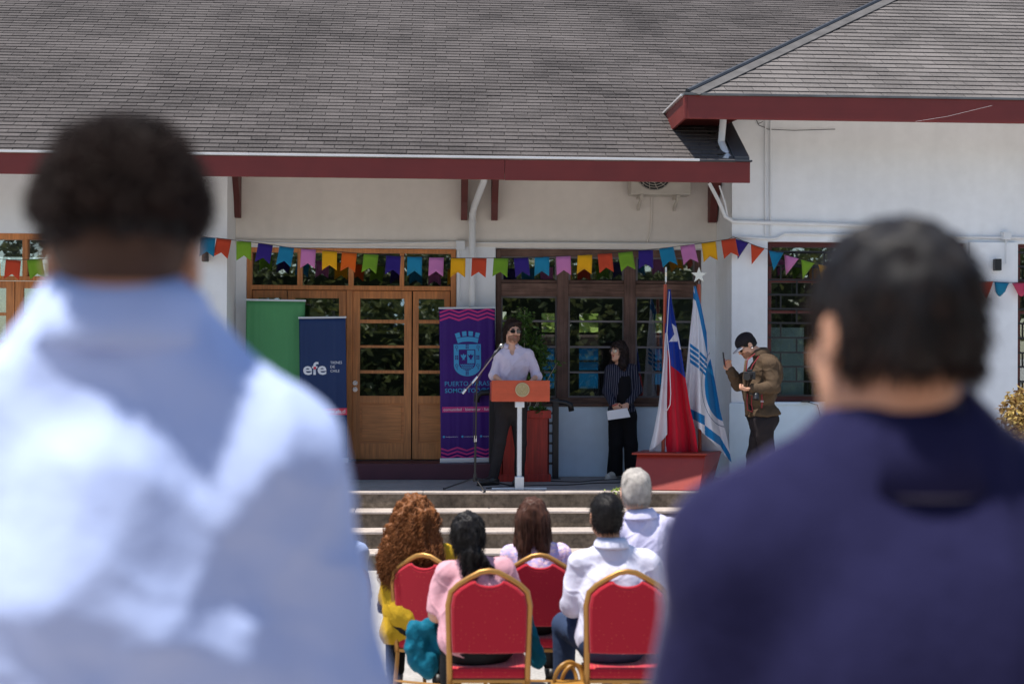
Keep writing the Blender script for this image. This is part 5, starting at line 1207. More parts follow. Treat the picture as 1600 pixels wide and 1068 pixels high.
b = MB(); s = YW / F
def f4(x, y, dy=0): return ((x - 966) * s, dy, -(y - 645) * s)
b.prism([f4(948, 642), f4(980, 637), f4(985, 651), f4(950, 656)], (0, .012, 0)); b.build('folder', paper, F1, bevel=.002)
b = MB(); b.prism([f4(950, 643.5, -.002), f4(978, 639, -.002), f4(980, 646, -.002), f4(951, 650, -.002)], (0, -.0008, 0)); b.build('sheet', paper, F1)
b = MB(); c = K['J']['wrL']; b.tube([c + V3(.02, -.02, .0) + V3(.03 * math.cos(t), .03 * math.sin(t), .01 * math.cos(t)) for t in np.linspace(0, 6.28, 16)], .006, 6, caps=False); b.build('red_bracelet', flat('red_bead', (.5, .02, .02), .3), T)

# --- photographer
YP = 15.30
J = dict(head=A(1166, 540, YP), neck=A(1186, 553, YP + .02), shL=A(1203, 570, YP - .17), shR=A(1192, 566, YP + .20), elL=A(1209, 605, YP - .24), elR=A(1152, 601, YP + .16), wrL=A(1174, 607, YP - .26), wrR=A(1141, 578, YP + .06),
         pel=A(1193, 655, YP + .02), hipL=A(1193, 665, YP - .08), hipR=A(1190, 665, YP + .10), knL=A(1200, 712, YP - .09), knR=A(1177, 712, YP + .11), anL=A(1200, 752, YP - .09), anR=A(1174, 752, YP + .13))
for q, dx in (('L', (-.18, -.03)), ('R', (-.18, .02))):
    J['an' + q][2] = SZ + .09; J['toe' + q] = np.array((J['an' + q][0] + dx[0], J['an' + q][1] + dx[1], SZ + .032))
hmP = frame_from((-.84, -.22, -.66), (-.5, 0, 1))
jack = M_('olive_brown_canvas_jacket', (.085, .056, .034), .8, noise=(5, .15), bump=(14, .7, .012))
T, K = person((J['pel'][0], YP, SZ), J, skin, 'photographer in a black cap and brown jacket looking down at his phone', jack, M_('charcoal_trousers', (.022, .018, .020), .8, noise=(6, .2), bump=(14, .5, .01)), (shoe_dk, sole_dk),
              res=.005, headm=hmP, chestf=(-1, -.1, -.1), sleeve=1.93, hs=1.03, hem=(A(1193, 648, YP), (0.1, 0, -1)), w=1.12, depth=1.25, belly=.02, shirt_t=.030, arm_w=1.05, leg_w=1.12, sleeve_r=.020,
              hands={'L': dict(d=(-1, -.1, -.1), n=(0, .3, 1), side=1, curl=.8), 'R': dict(d=(-.35, -.10, .85), n=(.15, -1, .1), side=-1, curl=.75)}, shirt_fold=.020, tr_fold=.014, neck_open=.0)
eyes(T, K); mouth(T, K, lip_m); brows(T, K, hair_bk); glasses(T, K, black_soft, lens_m, .025, .018)
h = hair_cap(T, K, hair_bk, top=-.004, low=-.05, res=.005, fold=.003)
bd = beard(T, K, beard_m)
HP, hm = K['HP'], K['hm']; f = Field(HP(0, 0, 0) - .25, HP(0, 0, 0) + .28, .004)
f.ell(HP(0, -.015, .052), (.094, .116, .088), hm, .02); f.plane(HP(0, 0, .035), -hm[:, 2]); cp = obj('cap', f.mesh('cap', folds(.002, 3)), M_('black_cap_cotton', (.018, .015, .018), .85, bump=(60, .3, .003)), T)
b = MB()
n = 14
top = [HP(.084 * math.sin(a), .080 + .088 * math.cos(a), .036 - .018 * math.cos(a) ** 2 - .02 * abs(math.sin(a)) ** 2) for a in np.linspace(-math.pi / 2, math.pi / 2, n)]
b.add([HP(0, .06, .042)] + top, [(0, i + 1, i + 2) for i in range(n - 1)]); o = b.build('cap_peak', M_('grey_cap_peak', (.36, .36, .39), .7), cp, smooth=True); s_ = o.modifiers.new('thickness', 'SOLIDIFY'); s_.thickness = .005
b = MB(); b.tube([HP(.086 * q * 0 - .088, -.005, -.035 + .010 * math.cos(t)) + hm[:, 1] * .010 * math.sin(t) for q, t in [(1, t) for t in np.linspace(0, 6.28, 12)]], .003, 6, caps=False); b.build('earring', chrome, T)
# jacket collar, open front showing a black shirt, pocket flap
collar(T, K, jack, r=.082, h=.050, openf=1.2, flare=.016, th=.007)
f = Field(K['lo'], K['hi'], .006); mid = (K['J']['shL'] + K['J']['shR']) / 2
f.ell(mid - K['up'] * .20 + K['fw'] * .085, (.085, .115, .26), K['CM'], .02); f.ell(K['J']['pel'] + K['up'] * .10 + K['fw'] * .055, (.12, .14, .20), K['CM'], .05); obj('undershirt', f.mesh('undershirt', folds(.006, 9)), bpy.data.materials['black_jersey_top'], T)
for side, yy in ((-1, -.105),):
    b = MB(); P = [at(1166 + (0 if side < 0 else -8), 562, YP + yy), at(1163 + (0 if side < 0 else -8), 590, YP + yy), at(1165 + (0 if side < 0 else -6), 620, YP + yy), at(1168 + (0 if side < 0 else -6), 648, YP + yy)]
    o_ = Vector(T.location); b.tube([p - o_ for p in P], [.016, .020, .022, .024], 8, sx=1.0); b.build('jacket_front_edge', jack, T, smooth=True)
PH = thing('phone', 'red and black phone raised in the photographer\'s hand', 'phone', tuple(A(1132, 563, YP + .05)))
o_ = Vector(PH.location); b = MB(); c0 = at(1133, 573, YP + .03) - o_; c1 = at(1130.5, 550, YP + .03) - o_; u = (c1 - c0).normalized(); sv = Vector((.12, 1, 0)).normalized(); nn = u.cross(sv).normalized()
b.prism([c0 - sv * .036, c0 + sv * .036, c1 + sv * .036, c1 - sv * .036], nn * .011); b.build('body', flat('black_phone_case', (.02, .015, .015), .3), PH, bevel=.003)
b = MB(); b.prism([c0 - sv * .038 - nn * .002, c0 + sv * .038 - nn * .002, c0 + sv * .038 + u * .09 - nn * .002, c0 - sv * .038 + u * .09 - nn * .002], -nn * .003); b.build('red_back', flat('red_phone_back', (.5, .04, .03), .4), PH)
CMR = thing('camera', 'black photo camera hanging at the photographer\'s chest on a red strap', 'camera', tuple(A(1171, 586, YP - .20))); o_ = Vector(CMR.location)
MB().box((-.06, -.035, -.045), (.06, .035, .04)).build('body', black_soft, CMR, bevel=.008); MB().box((-.028, -.03, .0401), (.028, .03, .065)).build('viewfinder_hump', black_soft, CMR, bevel=.008)
b = MB(); b.tube([(-.005, -.03, -.005), (-.02, -.06, -.01), (-.05, -.10, -.015)], [.036, .035, .038], 18); lo_ = b.build('lens_barrel', black, CMR)
CM2 = thing('camera', 'second black camera hanging lower at the photographer\'s waist', 'camera', tuple(A(1181, 609, YP - .22)))
MB().box((-.06, -.03, -.05), (.06, .03, .045)).build('body', black_soft, CM2, bevel=.008); b = MB(); b.tube([(0, -.02, 0), (-.01, -.06, -.06), (-.015, -.075, -.10)], .034, 16); b.build('lens_barrel', black, CM2)
strap = flat('red_black_strap', (.25, .01, .02), .6)
for i, L in enumerate((((1168, 615), (1167, 628), (1168, 640), (1176, 643)), ((1175, 618), (1174, 630), (1176, 641)), ((1190, 616), (1191, 628), (1190, 637)))):
    b = MB(); b.tube([at(x, y, YP - .235) - Vector(CM2.location) for x, y in L], .008 if i == 2 else .005, 6); b.build('strap', strap, CM2)
text_on('lettering_strap', 'EOS', *(lambda a, c: (a.x - CM2.location.x, c.x - CM2.location.x, a.z - CM2.location.z))(at(1188.5, 628, YP - .25), at(1193, 628, YP - .25)), .018, -.036, whitep, CM2)
for L in (((1186, 556), (1176, 570), (1172, 580)), ((1180, 552), (1168, 562), (1166, 580))):
    b = MB(); b.tube([at(x, y, YP - .18) - o_ for x, y in L], .006, 6); b.build('strap', strap, CMR)

# ------------------------------------------------------------------ banquet chairs
def make_chair(label, loc, rz):
    T = thing('banquet_chair', label, 'chair', loc, rz, 'red and gold banquet chairs of the audience')
    W2 = .205
    def arch(inset=0, n=5):
        P = [(-W2, .34), (-W2, .40), (-W2 - .004, .60), (-W2 - .008, .76), (-W2 + .006, .83), (-W2 + .045, .868), (-.10, .905), (-.045, .935), (0, .942)]
        return P + [(-x, z) for x, z in P[::-1][1:]]
    Yb = lambda z: -.06 * (z - .4) / .5   # rake backwards (towards -Y)
    b = MB(); b.tube([(x, Yb(z), z) for x, z in arch()], .0125, 8, sx=1.25); b.build('back_frame', gold, T, smooth=True)
    # padded back with a scooped top
    out = [(-W2 + .010, .505), (-W2 + .004, .62), (-W2 + .002, .76), (-W2 + .014, .82), (-W2 + .05, .855), (-.10, .888), (-.083, .893)]
    sc = [(.083 * math.cos(t), .893 - .040 * math.sin(t)) for t in np.linspace(math.pi * .93, math.pi * .07, 9)]
    poly = out + sc + [(-x, z) for x, z in out[::-1]]
    poly += [(x, .505 - .006 * math.cos(x * 7.6)) for x in np.linspace(W2 - .03, -W2 + .03, 5)]
    b = MB(); n = len(poly)
    for yy, sx in ((-.018, .965), (-.024, .90), (.018, .965), (.026, .90)): b.v += [(x * sx, Yb(z) + yy, .70 + (z - .70) * (sx + (1 - sx) * .3)) for x, z in poly]
    for x, z in poly: b.v.append((x, Yb(z), z))
    b.f = [tuple(range(2 * n - 1, n - 1, -1))[::-1], tuple(range(4 * n - 1, 3 * n - 1, -1))]
    for i in range(n):
        j = (i + 1) % n; b.f += [(i, j, n + j, n + i), (4 * n + i, 4 * n + j, j, i), (2 * n + i, 2 * n + j, 4 * n + j, 4 * n + i), (3 * n + i, 3 * n + j, 2 * n + j, 2 * n + i)]
    b.m = [0] * len(b.f); o = b.build('back_pad', red_cloth, T, smooth=False)
    ed = MB(); ed.tube([(x, Yb(z) - .015, z + .002) for x, z in sc], .010, 6); ed.build('piping', red_cloth, o, smooth=True)
    b = MB(); b.box((-W2 + .002, .0, .362), (W2 - .002, .42, .422)); b.build('seat', red_cloth, T, bevel=.02)
    b = MB(); b.box((-W2 - .004, .005, .34), (W2 + .004, .425, .361)); b.build('seat_frame', gold, T, bevel=.004)
    for sx in (-1, 1):
        b = MB(); b.tube([(sx * (W2), .02, .35), (sx * (W2 + .005), -.03, .0)], .0125, 8); b.build('leg', gold, T)
        b = MB(); b.tube([(sx * (W2 - .01), .39, .35), (sx * (W2 + .005), .43, .0)], .0125, 8); b.build('leg', gold, T)
    b = MB(); b.tube([(-W2 - .003, -.014, .17), (W2 + .003, -.014, .17)], .008, 6); b.build('stretcher', gold, T)
    return T
def chair_at(px, py_top, Y, label, rz=0):
    p = at(px, py_top, Y); z = p.z - .955; return (p.x, Y + .06, z)
chs = [(765, 887, 7.42, 'red banquet chair of the woman in the pink shirt', -.04),
       (981, 888, 7.40, 'red banquet chair of the dark-haired man in the white shirt, handbag beside it', -.05),
       (845, 863, 8.60, 'red banquet chair in the second row of the woman with straight brown hair', -.10),
       (669, 863, 8.45, 'red banquet chair in the second row of the woman with curly auburn hair', -.42),
       (1016, 866, 8.55, 'red banquet chair of the grey-haired man, mostly hidden by the front chair', -.04),
       (520, 864, 8.60, 'red banquet chair of the person hidden behind the tall man in pale blue', .05)]
ch0 = None
for px, py, Y, lab, rz in chs:
    loc = chair_at(px, py, Y, lab)
    if ch0 is None: ch0 = make_chair(lab, loc, rz)
    else: c = dup(ch0); c.location = loc; c.rotation_euler = (0, 0, rz); c['label'] = lab
# small gilt patterning on the backs comes from the fabric itself
# ------------------------------------------------------------------ seated audience
def seated(label, head, shL, shR, Y, seatpx, g, sk, shirt, trousers, lean=0.06, elL=None, elR=None, w=1.0, depth=1.0, belly=0, sleeve=1.9, res=.0065, hs=1.0, face=(0, 1, -.05), knee_sp=.14, shirt_t=.012, shirt_fold=.012, hem_z=None, arm_w=1.0, neck=None, hips_px=None, sfold=None):
    H = A(head[0], head[1], Y); L_, R_ = A(shL[0], shL[1], Y + .03), A(shR[0], shR[1], Y + .03); gz = g
    hx = A(hips_px or seatpx, 1000, Y)[0]; pel = np.array((hx, Y - .02 + lean * .3, gz + .53)); nk = A(neck[0], neck[1], Y) if neck else np.array(((L_[0] + R_[0]) / 2 * .5 + H[0] * .5, Y, (L_[2] + R_[2]) / 2 + .055))
    J = dict(head=H + V3(0, .03, 0), neck=nk + V3(0, -.0, 0), shL=L_, shR=R_, pel=pel, hipL=pel + V3(-.09, .03, -.02), hipR=pel + V3(.09, .03, -.02))
    for q, s_, e in (('L', -1, elL), ('R', 1, elR)):
        J['el' + q] = A(e[0], e[1], Y + .05) if e else J['sh' + q] + V3(s_ * .04, .06, -.28)
        J['wr' + q] = np.array((pel[0] + s_ * (knee_sp - .02), Y + .36, gz + .66)); v = J['wr' + q] - J['el' + q]; J['wr' + q] = J['el' + q] + v / np.linalg.norm(v) * min(.26, np.linalg.norm(v))
        J['kn' + q] = J['hip' + q] + V3(s_ * (knee_sp - .09), .42, .01); J['an' + q] = np.array((J['kn' + q][0], J['kn' + q][1] + .02, gz + .09)); J['toe' + q] = np.array((J['kn' + q][0] + s_ * .02, J['kn' + q][1] + .18, gz + .03))
    hm = frame_from(face)
    return person((hx, Y, gz), J, sk, label, shirt, trousers, (shoe_dk, sole_dk), res=res, headm=hm, chestf=(0, 1, 0), w=w, depth=depth, belly=belly, sleeve=sleeve, hs=hs, shirt_t=shirt_t, shirt_fold=shirt_fold, arm_w=arm_w,
                  hem=((0, 0, hem_z if hem_z else pel[2] - .07), (0, 0, -1)), hands={'L': dict(d=(.5, .8, -.2), n=(0, 0, -1), side=1), 'R': dict(d=(-.5, .8, -.2), n=(0, 0, -1), side=-1)})
gA, gB = ground_z(7.5), ground_z(8.6)
pinkm = M_('pink_tshirt_jersey', (.62, .33, .38), .8, noise=(4, .05), bump=(10, .6, .02)); blackp = flat('black_leggings', (.012, .012, .014), .85)
T, K = seated('woman in a pink t-shirt with long black hair seated in the nearer row', (731, 836), (700, 897), (783, 893), 7.66, 752, gA, skin, pinkm, blackp, elL=(683, 958), elR=(812, 955), w=1.25, depth=1.3, belly=.03, sleeve=.86, arm_w=1.2, shirt_t=.014, hem_z=gA + .44, shirt_fold=.016, hips_px=748, hs=.98)
def ex(f, HP, hm, s):
    f.ell(HP(0, -.05, .02), (.078, .085, .085), hm, .03); f.cone(HP(.01, -.10, -.02), HP(.020, -.115, -.10), .045, .040, .03); f.cone(HP(.02, -.115, -.10), HP(.030, -.130, -.20), .042, .018, .03); f.cone(HP(-.01, -.10, -.08), HP(-.02, -.115, -.20), .030, .010, .03); f.cone(HP(.05, -.11, -.10), HP(.13, -.11, -.17), .028, .012, .03)
h = hair_cap(T, K, hair_bk, extra=ex, low=-.32, res=.006, fold=.012, top=-.002); strands(h.data, 2600, .06, (0, -.1, 0), .0012, h, hair_bk, 7, a=.15, g=1, curl=.010, freq=55, rnd=.22, npts=10)
whs = M_('white_cotton_shirt', (.66, .66, .80), .75, noise=(4, .04), bump=(11, .6, .018)); jean = M_('dark_blue_denim', (.035, .055, .11), .85, noise=(10, .2), bump=(20, .4, .01))
T, K = seated('man with short dark hair in a white shirt seated in the nearer row', (948, 809), (906, 880), (1012, 880), 7.66, 952, gA, skin_t, whs, jean, elL=(893, 946), elR=(1034, 950), w=1.12, depth=1.15, sleeve=1.9, shirt_t=.016, arm_w=1.1, knee_sp=.22, hem_z=gA + .44, shirt_fold=.018, hips_px=958, neck=(955, 853), hs=1.03)
h = hair_cap(T, K, hair_bk, low=-.075, res=.006, fold=.004, side=.94); strands(h.data, 3200, .028, (.1, .3, 0), .0010, h, hair_bk, 8, a=.35, g=.3, npts=5)
collar(T, K, whs, r=.066, h=.040, openf=.9)
b = MB(); 
gsh = M_('pale_lilac_cotton_shirt', (.60, .58, .78), .75, noise=(4, .04), bump=(11, .5, .018))
T, K = seated('grey-haired man in a pale lilac shirt seated in the second row', (994, 769), (966, 832), (1050, 826), 8.25, 1012, gB, skin, gsh, jean, elL=(950, 900), elR=(1070, 893), w=1.12, depth=1.1, shirt_t=.016, arm_w=1.1, hs=1.05, shirt_fold=.016, neck=(1001, 808))
def exg(f, HP, hm, s): f.ell(HP(.0, .0, .075), (.07, .09, .05), hm, .03)
h = hair_cap(T, K, hair_gr, low=-.060, res=.006, fold=.006, extra=exg, side=.95); strands(h.data, 3600, .035, (.1, .3, 0), .0011, h, hair_gr, 9, a=.12, g=.6, rnd=.12, npts=5)
collar(T, K, gsh, r=.066, h=.042, openf=.9)
tweed = M_('lilac_patterned_blouse', (.60, .42, .62), .8, bump=(11, .5, .015)); t_ = tweed.node_tree; bs = t_.nodes['Principled BSDF']; tc = t_.nodes.new('ShaderNodeTexCoord'); mp = t_.nodes.new('ShaderNodeMapping'); mp.inputs['Scale'].default_value = (28, 28, 75); n1 = t_.nodes.new('ShaderNodeTexNoise'); n1.inputs['Scale'].default_value = 1; n1.inputs['Detail'].default_value = 1
t_.links.new(tc.outputs['Object'], mp.inputs[0]); t_.links.new(mp.outputs[0], n1.inputs['Vector']); cr_ = t_.nodes.new('ShaderNodeValToRGB'); e = cr_.color_ramp.elements; e[0].position = .38; e[0].color = (.42, .40, .68, 1); e[1].position = .52; e[1].color = (.60, .42, .62, 1); x_e = e.new(.64); x_e.color = (.80, .62, .62, 1)
t_.links.new(n1.outputs['Fac'], cr_.inputs[0]); t_.links.new(cr_.outputs[0], bs.inputs['Base Color'])
T, K = seated('woman with straight brown hair in a lilac patterned blouse in the second row', (833, 811), (798, 868), (876, 866), 8.80, 838, gB, skin, tweed, blackp, w=1.02, depth=1.0, shirt_t=.020, hem_z=gB + .46, hs=1.0, elL=(786, 925), elR=(886, 925))
def ex(f, HP, hm, s):
    for q in (-1, 1): f.cone(HP(q * .07, -.01, .02), HP(q * .090, -.005, -.15), .035, .030, .03)
    f.cone(HP(-.04, -.06, 0), HP(-.055, -.065, -.17), .055, .045, .03); f.cone(HP(.04, -.06, 0), HP(.055, -.065, -.17), .055, .045, .03)
h = hair_cap(T, K, hair_ch, extra=ex, low=-.19, res=.006, fold=.010, top=.004); strands(h.data, 3000, .10, (0, -.05, 0), .0012, h, hair_ch, 10, a=.1, g=1.1, rnd=.12, npts=8)
mus = M_('mustard_yellow_knit', (.50, .31, .02), .85, noise=(6, .1), bump=(9, .6, .02))
T, K = seated('woman with big auburn curls in mustard yellow seated in the second row', (648, 812), (618, 872), (694, 868), 8.66, 655, gB, skin_t, mus, blackp, w=1.1, depth=1.1, shirt_t=.030, hem_z=gB + .40, elL=(607, 935), elR=(706, 925), arm_w=1.1, hs=1.0, hips_px=652, face=(.05, 1, 0))
def ex(f, HP, hm, s):
    f.ell(HP(0, -.045, .020), (.118, .105, .115), hm, .04); f.ell(HP(-.01, -.07, -.09), (.158, .10, .13), hm, .05); f.ell(HP(-.03, -.08, -.20), (.180, .085, .12), hm, .05); f.ell(HP(-.10, -.06, -.27), (.09, .07, .09), hm, .05); f.ell(HP(.08, -.07, -.20), (.08, .08, .12), hm, .05)
h = hair_cap(T, K, hair_au, extra=ex, low=-.25, res=.007, fold=.030, top=.01); strands(h.data, 7000, .085, (0, 0, 0), .0017, h, hair_au, 11, a=.45, g=.9, curl=.012, freq=110, rnd=.25, npts=18)
pbl = M_('pale_blue_cotton_shirt', (.42, .52, .80), .75, bump=(11, .5, .018))
T, K = seated('seated person in a pale blue shirt mostly hidden by the tall near man', (520, 800), (488, 862), (558, 862), 8.75, 520, gB, skin, pbl, jean, w=1.0, elL=(478, 920), elR=(566, 930))
h = hair_cap(T, K, hair_br, low=-.07, res=.007); strands(h.data, 900, .03, (.1, .3, 0), .0012, h, hair_br, 12, a=.35, g=.3, npts=5)
# things around the chairs
teal = M_('teal_jacket_cloth', (.004, .12, .19), .7, bump=(12, .8, .02)); c = A(660, 1008, 7.78); f = Field(c - .3, c + .3, .007)
for q, r in (((648, 985), .050), ((672, 978), .045), ((655, 1005), .055), ((650, 1030), .050), ((672, 1030), .055), ((668, 1045), .045), ((640, 1010), .025), ((690, 1000), .05)): f.ell(A(q[0], q[1], 7.8), (r * .95, .055, r * 1.2), None, .04)
f.d = f.d; base = A(660, 1060, 7.8); TJ = thing('jacket', 'teal jacket bundled on the lap beside the woman in pink', 'jacket', tuple(base)); f.lo = f.lo - base.astype(np.float32); obj('cloth', f.mesh('cloth', folds(.009, 8, (1, 1, .7), 40)), teal, TJ)
c = A(836, 1000, 7.95); f = Field(c - .3, c + .3, .008); f.cone(A(826, 965, 7.9), A(840, 1030, 7.95), .022, .045, .02); base = A(836, 1050, 7.9); TJ = thing('jacket', 'narrow end of a teal garment hanging at the right of the pink shirt chair', 'garment', tuple(base)); f.lo = f.lo - base.astype(np.float32); obj('cloth', f.mesh('cloth', folds(.012, 9, (1, 1, .4), 26)), teal, TJ)
bagm = M_('brown_leather_bag', (.06, .03, .02), .5, bump=(20, .4, .01)); c = A(602, 945, 8.75); f = Field(c - .2, c + .2, .007); f.ell(A(602, 943, 8.75), (.05, .09, .028), None, .01); f.ell(A(598, 950, 8.75), (.03, .06, .03), None, .01); TJ = thing('bag', 'small brown leather bag at the left elbow of the curly-haired woman', 'bag', tuple(c)); f.lo = f.lo - c.astype(np.float32); obj('pouch', f.mesh('pouch', folds(.006, 3)), bagm, TJ)
f = Field(c - .5, c + .5, .008)
for q, r in (((610, 955), (.035, .05, .09)), ((608, 985), (.055, .06, .08)), ((640, 990), (.13, .05, .055)), ((625, 975), (.05, .05, .05))): f.ell(A(q[0], q[1], 8.62), r, None, .04)
TJ = thing('cardigan', 'mustard yellow cardigan hanging over the left side of the second row chair', 'cardigan', tuple(c)); f.lo = f.lo - c.astype(np.float32); obj('cloth', f.mesh('cloth', folds(.010, 13, (1, 1, .3), 30)), mus, TJ)
hb = thing('handbag', 'handbag with golden yellow loop handles on the ground beside the front right chair', 'handbag', tuple(np.array((A(890, 1060, 7.6)[0], 7.62, gA)))); hc = np.array(hb.location); ylw = M_('golden_leather_strap', (.34, .17, .03), .4, bump=(30, .3, .004))
for k, (cx, r, yy) in enumerate(((888, .075, 0), (897, .065, .05), (884, .06, .09))):
    c = A(cx, 1062, 7.62 + yy) - hc; b = MB(); b.tube([c + V3(r * math.cos(t), .02 * math.sin(t * 2), r * 1.3 * math.sin(t)) for t in np.linspace(-.5, math.pi + .5, 20)], .011, 8); b.build('handle', ylw, hb, smooth=True)
zt_ = A(890, 1064, 7.62)[2] - gA; MB().box((-.10, -.06, 0), (.12, .08, zt_)).build('bag_body', ylw, hb, bevel=.03)

# ------------------------------------------------------------------ two standing men close to the camera
TZ = .64
fleece = M_('navy_fleece', (.018, .0175, .054), .95, sheen=.9, spec=.05, noise=(30, .1), bump=(90, .5, .003)); 
blue_sh = M_('pale_blue_oxford_shirt', (.48, .58, .88), .8, noise=(3, .05), bump=(7, .5, .03))
YF = 1.55
pf = fleece.node_tree.nodes['Principled BSDF']; pf.inputs['Sheen Tint'].default_value = (.80, .76, 1, 1); pf.inputs['Sheen Roughness'].default_value = .22
def standing(label, head, neck, shL, shR, elL, elR, wrL, wrR, Y, shirt, tr, sk, face, w, depth, st, hs, aw, sr, nofold=.012, arm=1.93, trap=.03):
    J = dict(head=A(*head, Y), neck=A(*neck, Y), shL=A(*shL, Y), shR=A(*shR, Y), elL=A(*elL, Y + .02), elR=A(*elR, Y + .02), wrL=A(*wrL, Y + .12), wrR=A(*wrR, Y + .12))
    cx = (J['shL'][0] + J['shR'][0]) / 2; J['pel'] = np.array((cx, Y, TZ + .96))
    for q, s_ in (('L', -1), ('R', 1)):
        J['hip' + q] = np.array((cx + s_ * .09, Y, TZ + .92)); J['kn' + q] = np.array((cx + s_ * .11, Y + .01, TZ + .50)); J['an' + q] = np.array((cx + s_ * .12, Y, TZ + .09)); J['toe' + q] = np.array((cx + s_ * .15, Y + .18, TZ + .03))
    return person((cx, Y, TZ), J, sk, label, shirt, tr, (shoe_dk, sole_dk), res=.0085, headm=frame_from(face), chestf=(0, 1, 0), w=w, depth=depth, sleeve=arm, hs=hs, shirt_t=st, arm_w=aw, sleeve_r=sr, shirt_fold=nofold, trap=trap,
                  hands={'L': dict(d=(.1, .3, -1), n=(1, 0, 0), side=1), 'R': dict(d=(-.1, .3, -1), n=(-1, 0, 0), side=-1)})
T, K = standing('tall man in pale blue shirt with curly dark hair, standing close, back turned', (196, 405), (192, 508), (-30, 742), (402, 742), (-110, 1060), (490, 1070), (-60, 1380), (430, 1390), YF, blue_sh, jean, skin_t, (-.02, 1, -.05), 1.25, 1.25, .032, .93, 1.2, .030, .012)
def ex(f, HP, hm, s): f.ell(HP(0, -.010, .064), (.066, .084, .070), hm, .05)
h = hair_cap(T, K, hair_bk, extra=ex, low=.018, res=.007, fold=.010, top=.0, side=.90)
f = Field(K['HP'](0, 0, 0) - .2, K['HP'](0, 0, 0) + .2, .006); f.ell(K['HP'](0, -.018, .034), (.0775, .098, .091), K['hm'], .02); f.plane(K['HP'](0, 0, .035), K['hm'][:, 2]); f.plane(K['HP'](0, 0, -.035), -K['hm'][:, 2]); f.plane(K['HP'](0, .03, 0), K['hm'][:, 1])
obj('faded_hair', f.mesh('faded_hair'), hair_mat('clipped_brown_hair', (.055, .028, .019)), T)
strands(h.data, 5200, .020, (0, 0, 0), .0012, h, hair_br, 13, a=1.0, g=-.1, curl=.006, freq=260, npts=9, sel=lambda c, n: c[:, 2] > np.percentile(c[:, 2], 38), rnd=.4)
strands(h.data, 3000, .014, (0, 0, 0), .0011, h, hair_br, 14, a=.8, g=.1, curl=.004, freq=260, npts=6, rnd=.4)
collar(T, K, blue_sh, r=.062, h=.040, openf=.7, flare=.014, th=.006, drop=.03)
T, K = standing('man in dark navy fleece with short brown hair, standing close, back turned', (1388, 528), (1412, 683), (1192, 880), (1655, 880), (1118, 1180), (1750, 1180), (1180, 1450), (1700, 1450), YF, fleece, jean, skin_t, (-.30, 1, -.08), 1.3, 1.3, .038, 1.0, 1.2, .036, .008)
h = hair_cap(T, K, hair_bk, low=-.040, res=.007, fold=.008, top=.0, side=.94); strands(h.data, 6500, .024, (.05, .3, 0), .0010, h, hair_br, 15, a=.25, g=.6, rnd=.22, npts=6)
collar(T, K, M_('lilac_collar_cotton', (.40, .40, .66), .8), r=.056, h=.034, openf=.9, flare=.0, th=.004, name='shirt_collar', lift=.034, drop=-.012)
collar(T, K, fleece, r=.068, h=.036, openf=.8, flare=.006, th=.010, name='fleece_collar', drop=.05, lift=-.012)

# ------------------------------------------------------------------ golden shrub at the far right, far side train and plants
rs = random.Random(14); Yh = 13.6; c = at(1600, 640, Yh); gb = thing('shrub', 'golden dry leaved shrub at the right edge by the pilaster', 'shrub', (c.x, Yh, 0)); lv = MB(); tn = []; zt = at(1600, 606, Yh).z
for k in range(1500):
    a = rs.uniform(0, 6.28); ph = math.acos(rs.uniform(-1, 1)); r = rs.uniform(.55, 1) ** .5 * (1 + .18 * math.sin(a * 5)); p = Vector((.20 * r * math.sin(ph) * math.cos(a), .2 * r * math.sin(ph) * math.sin(a), zt - .26 + .26 * r * math.cos(ph)))
    leaves(lv, tn, p, .055, rs)
leafobj(lv, tn, 'foliage', leaf_y, gb); b = MB()
for k in range(5): b.tube([(rs.uniform(-.05, .05), rs.uniform(-.05, .05), 0), (rs.uniform(-.15, .15), rs.uniform(-.1, .1), zt - .4)], [.018, .008], 6)
b.build('stem', bark, gb)
# beyond the station: rail carriage and greenery, seen through the windows
c = at(860, 560, 31); trn = thing('train_carriage', 'blue train carriage with a dark roof seen through the timber window', 'train carriage', (c.x + 2, 31, 0)); trb = M_('blue_carriage_paint', (.01, .22, .50), .3, coat=.4)
zt, zm, zb = at(860, 522, 31).z, at(860, 543, 31).z, at(860, 585, 31).z
MB().box((-9, 0, zb - .3), (9, 2.6, zm)).build('body', trb, trn, bevel=.05); MB().box((-9, -.02, zm + .002), (9, 2.62, zt)).build('roof', M_('carriage_roof', (.06, .03, .025), .6), trn, bevel=.06)
MB().box((-9.01, -.012, at(860, 562, 31).z), (9.01, -.001, at(860, 565, 31).z)).build('stripe', black_soft, trn); MB().box((-8.6, .3, .25), (8.6, 2.3, zb - .31)).build('underframe', black_soft, trn)
for k in range(4):
    for yy in (.1, 2.4):
        b = MB(); b.tube([(-7.5 + k * 5, yy, .46), (-7.5 + k * 5, yy + .12, .46)], .45, 20); b.build('wheel', black, trn)
def crown(n, rx, ry, rz, zc, size, seed, m, parent, clumps=26):
    rs = random.Random(seed); lv = MB(); tn = []; C = []
    for k in range(clumps):
        a = rs.uniform(0, 6.28); ph = math.acos(rs.uniform(-.8, 1)); r = rs.uniform(.45, .95); C.append((Vector((rx * r * math.sin(ph) * math.cos(a), ry * r * math.sin(ph) * math.sin(a), zc + rz * r * math.cos(ph))), rs.uniform(.22, .42) * min(rx, rz)))
    for k in range(n):
        cc, rr = C[k % clumps]; d = Vector((rs.gauss(0, 1), rs.gauss(0, 1), rs.gauss(0, 1))).normalized() * rr * rs.uniform(.5, 1.05); leaves(lv, tn, cc + d, size, rs)
    return leafobj(lv, tn, 'crown', m, parent)
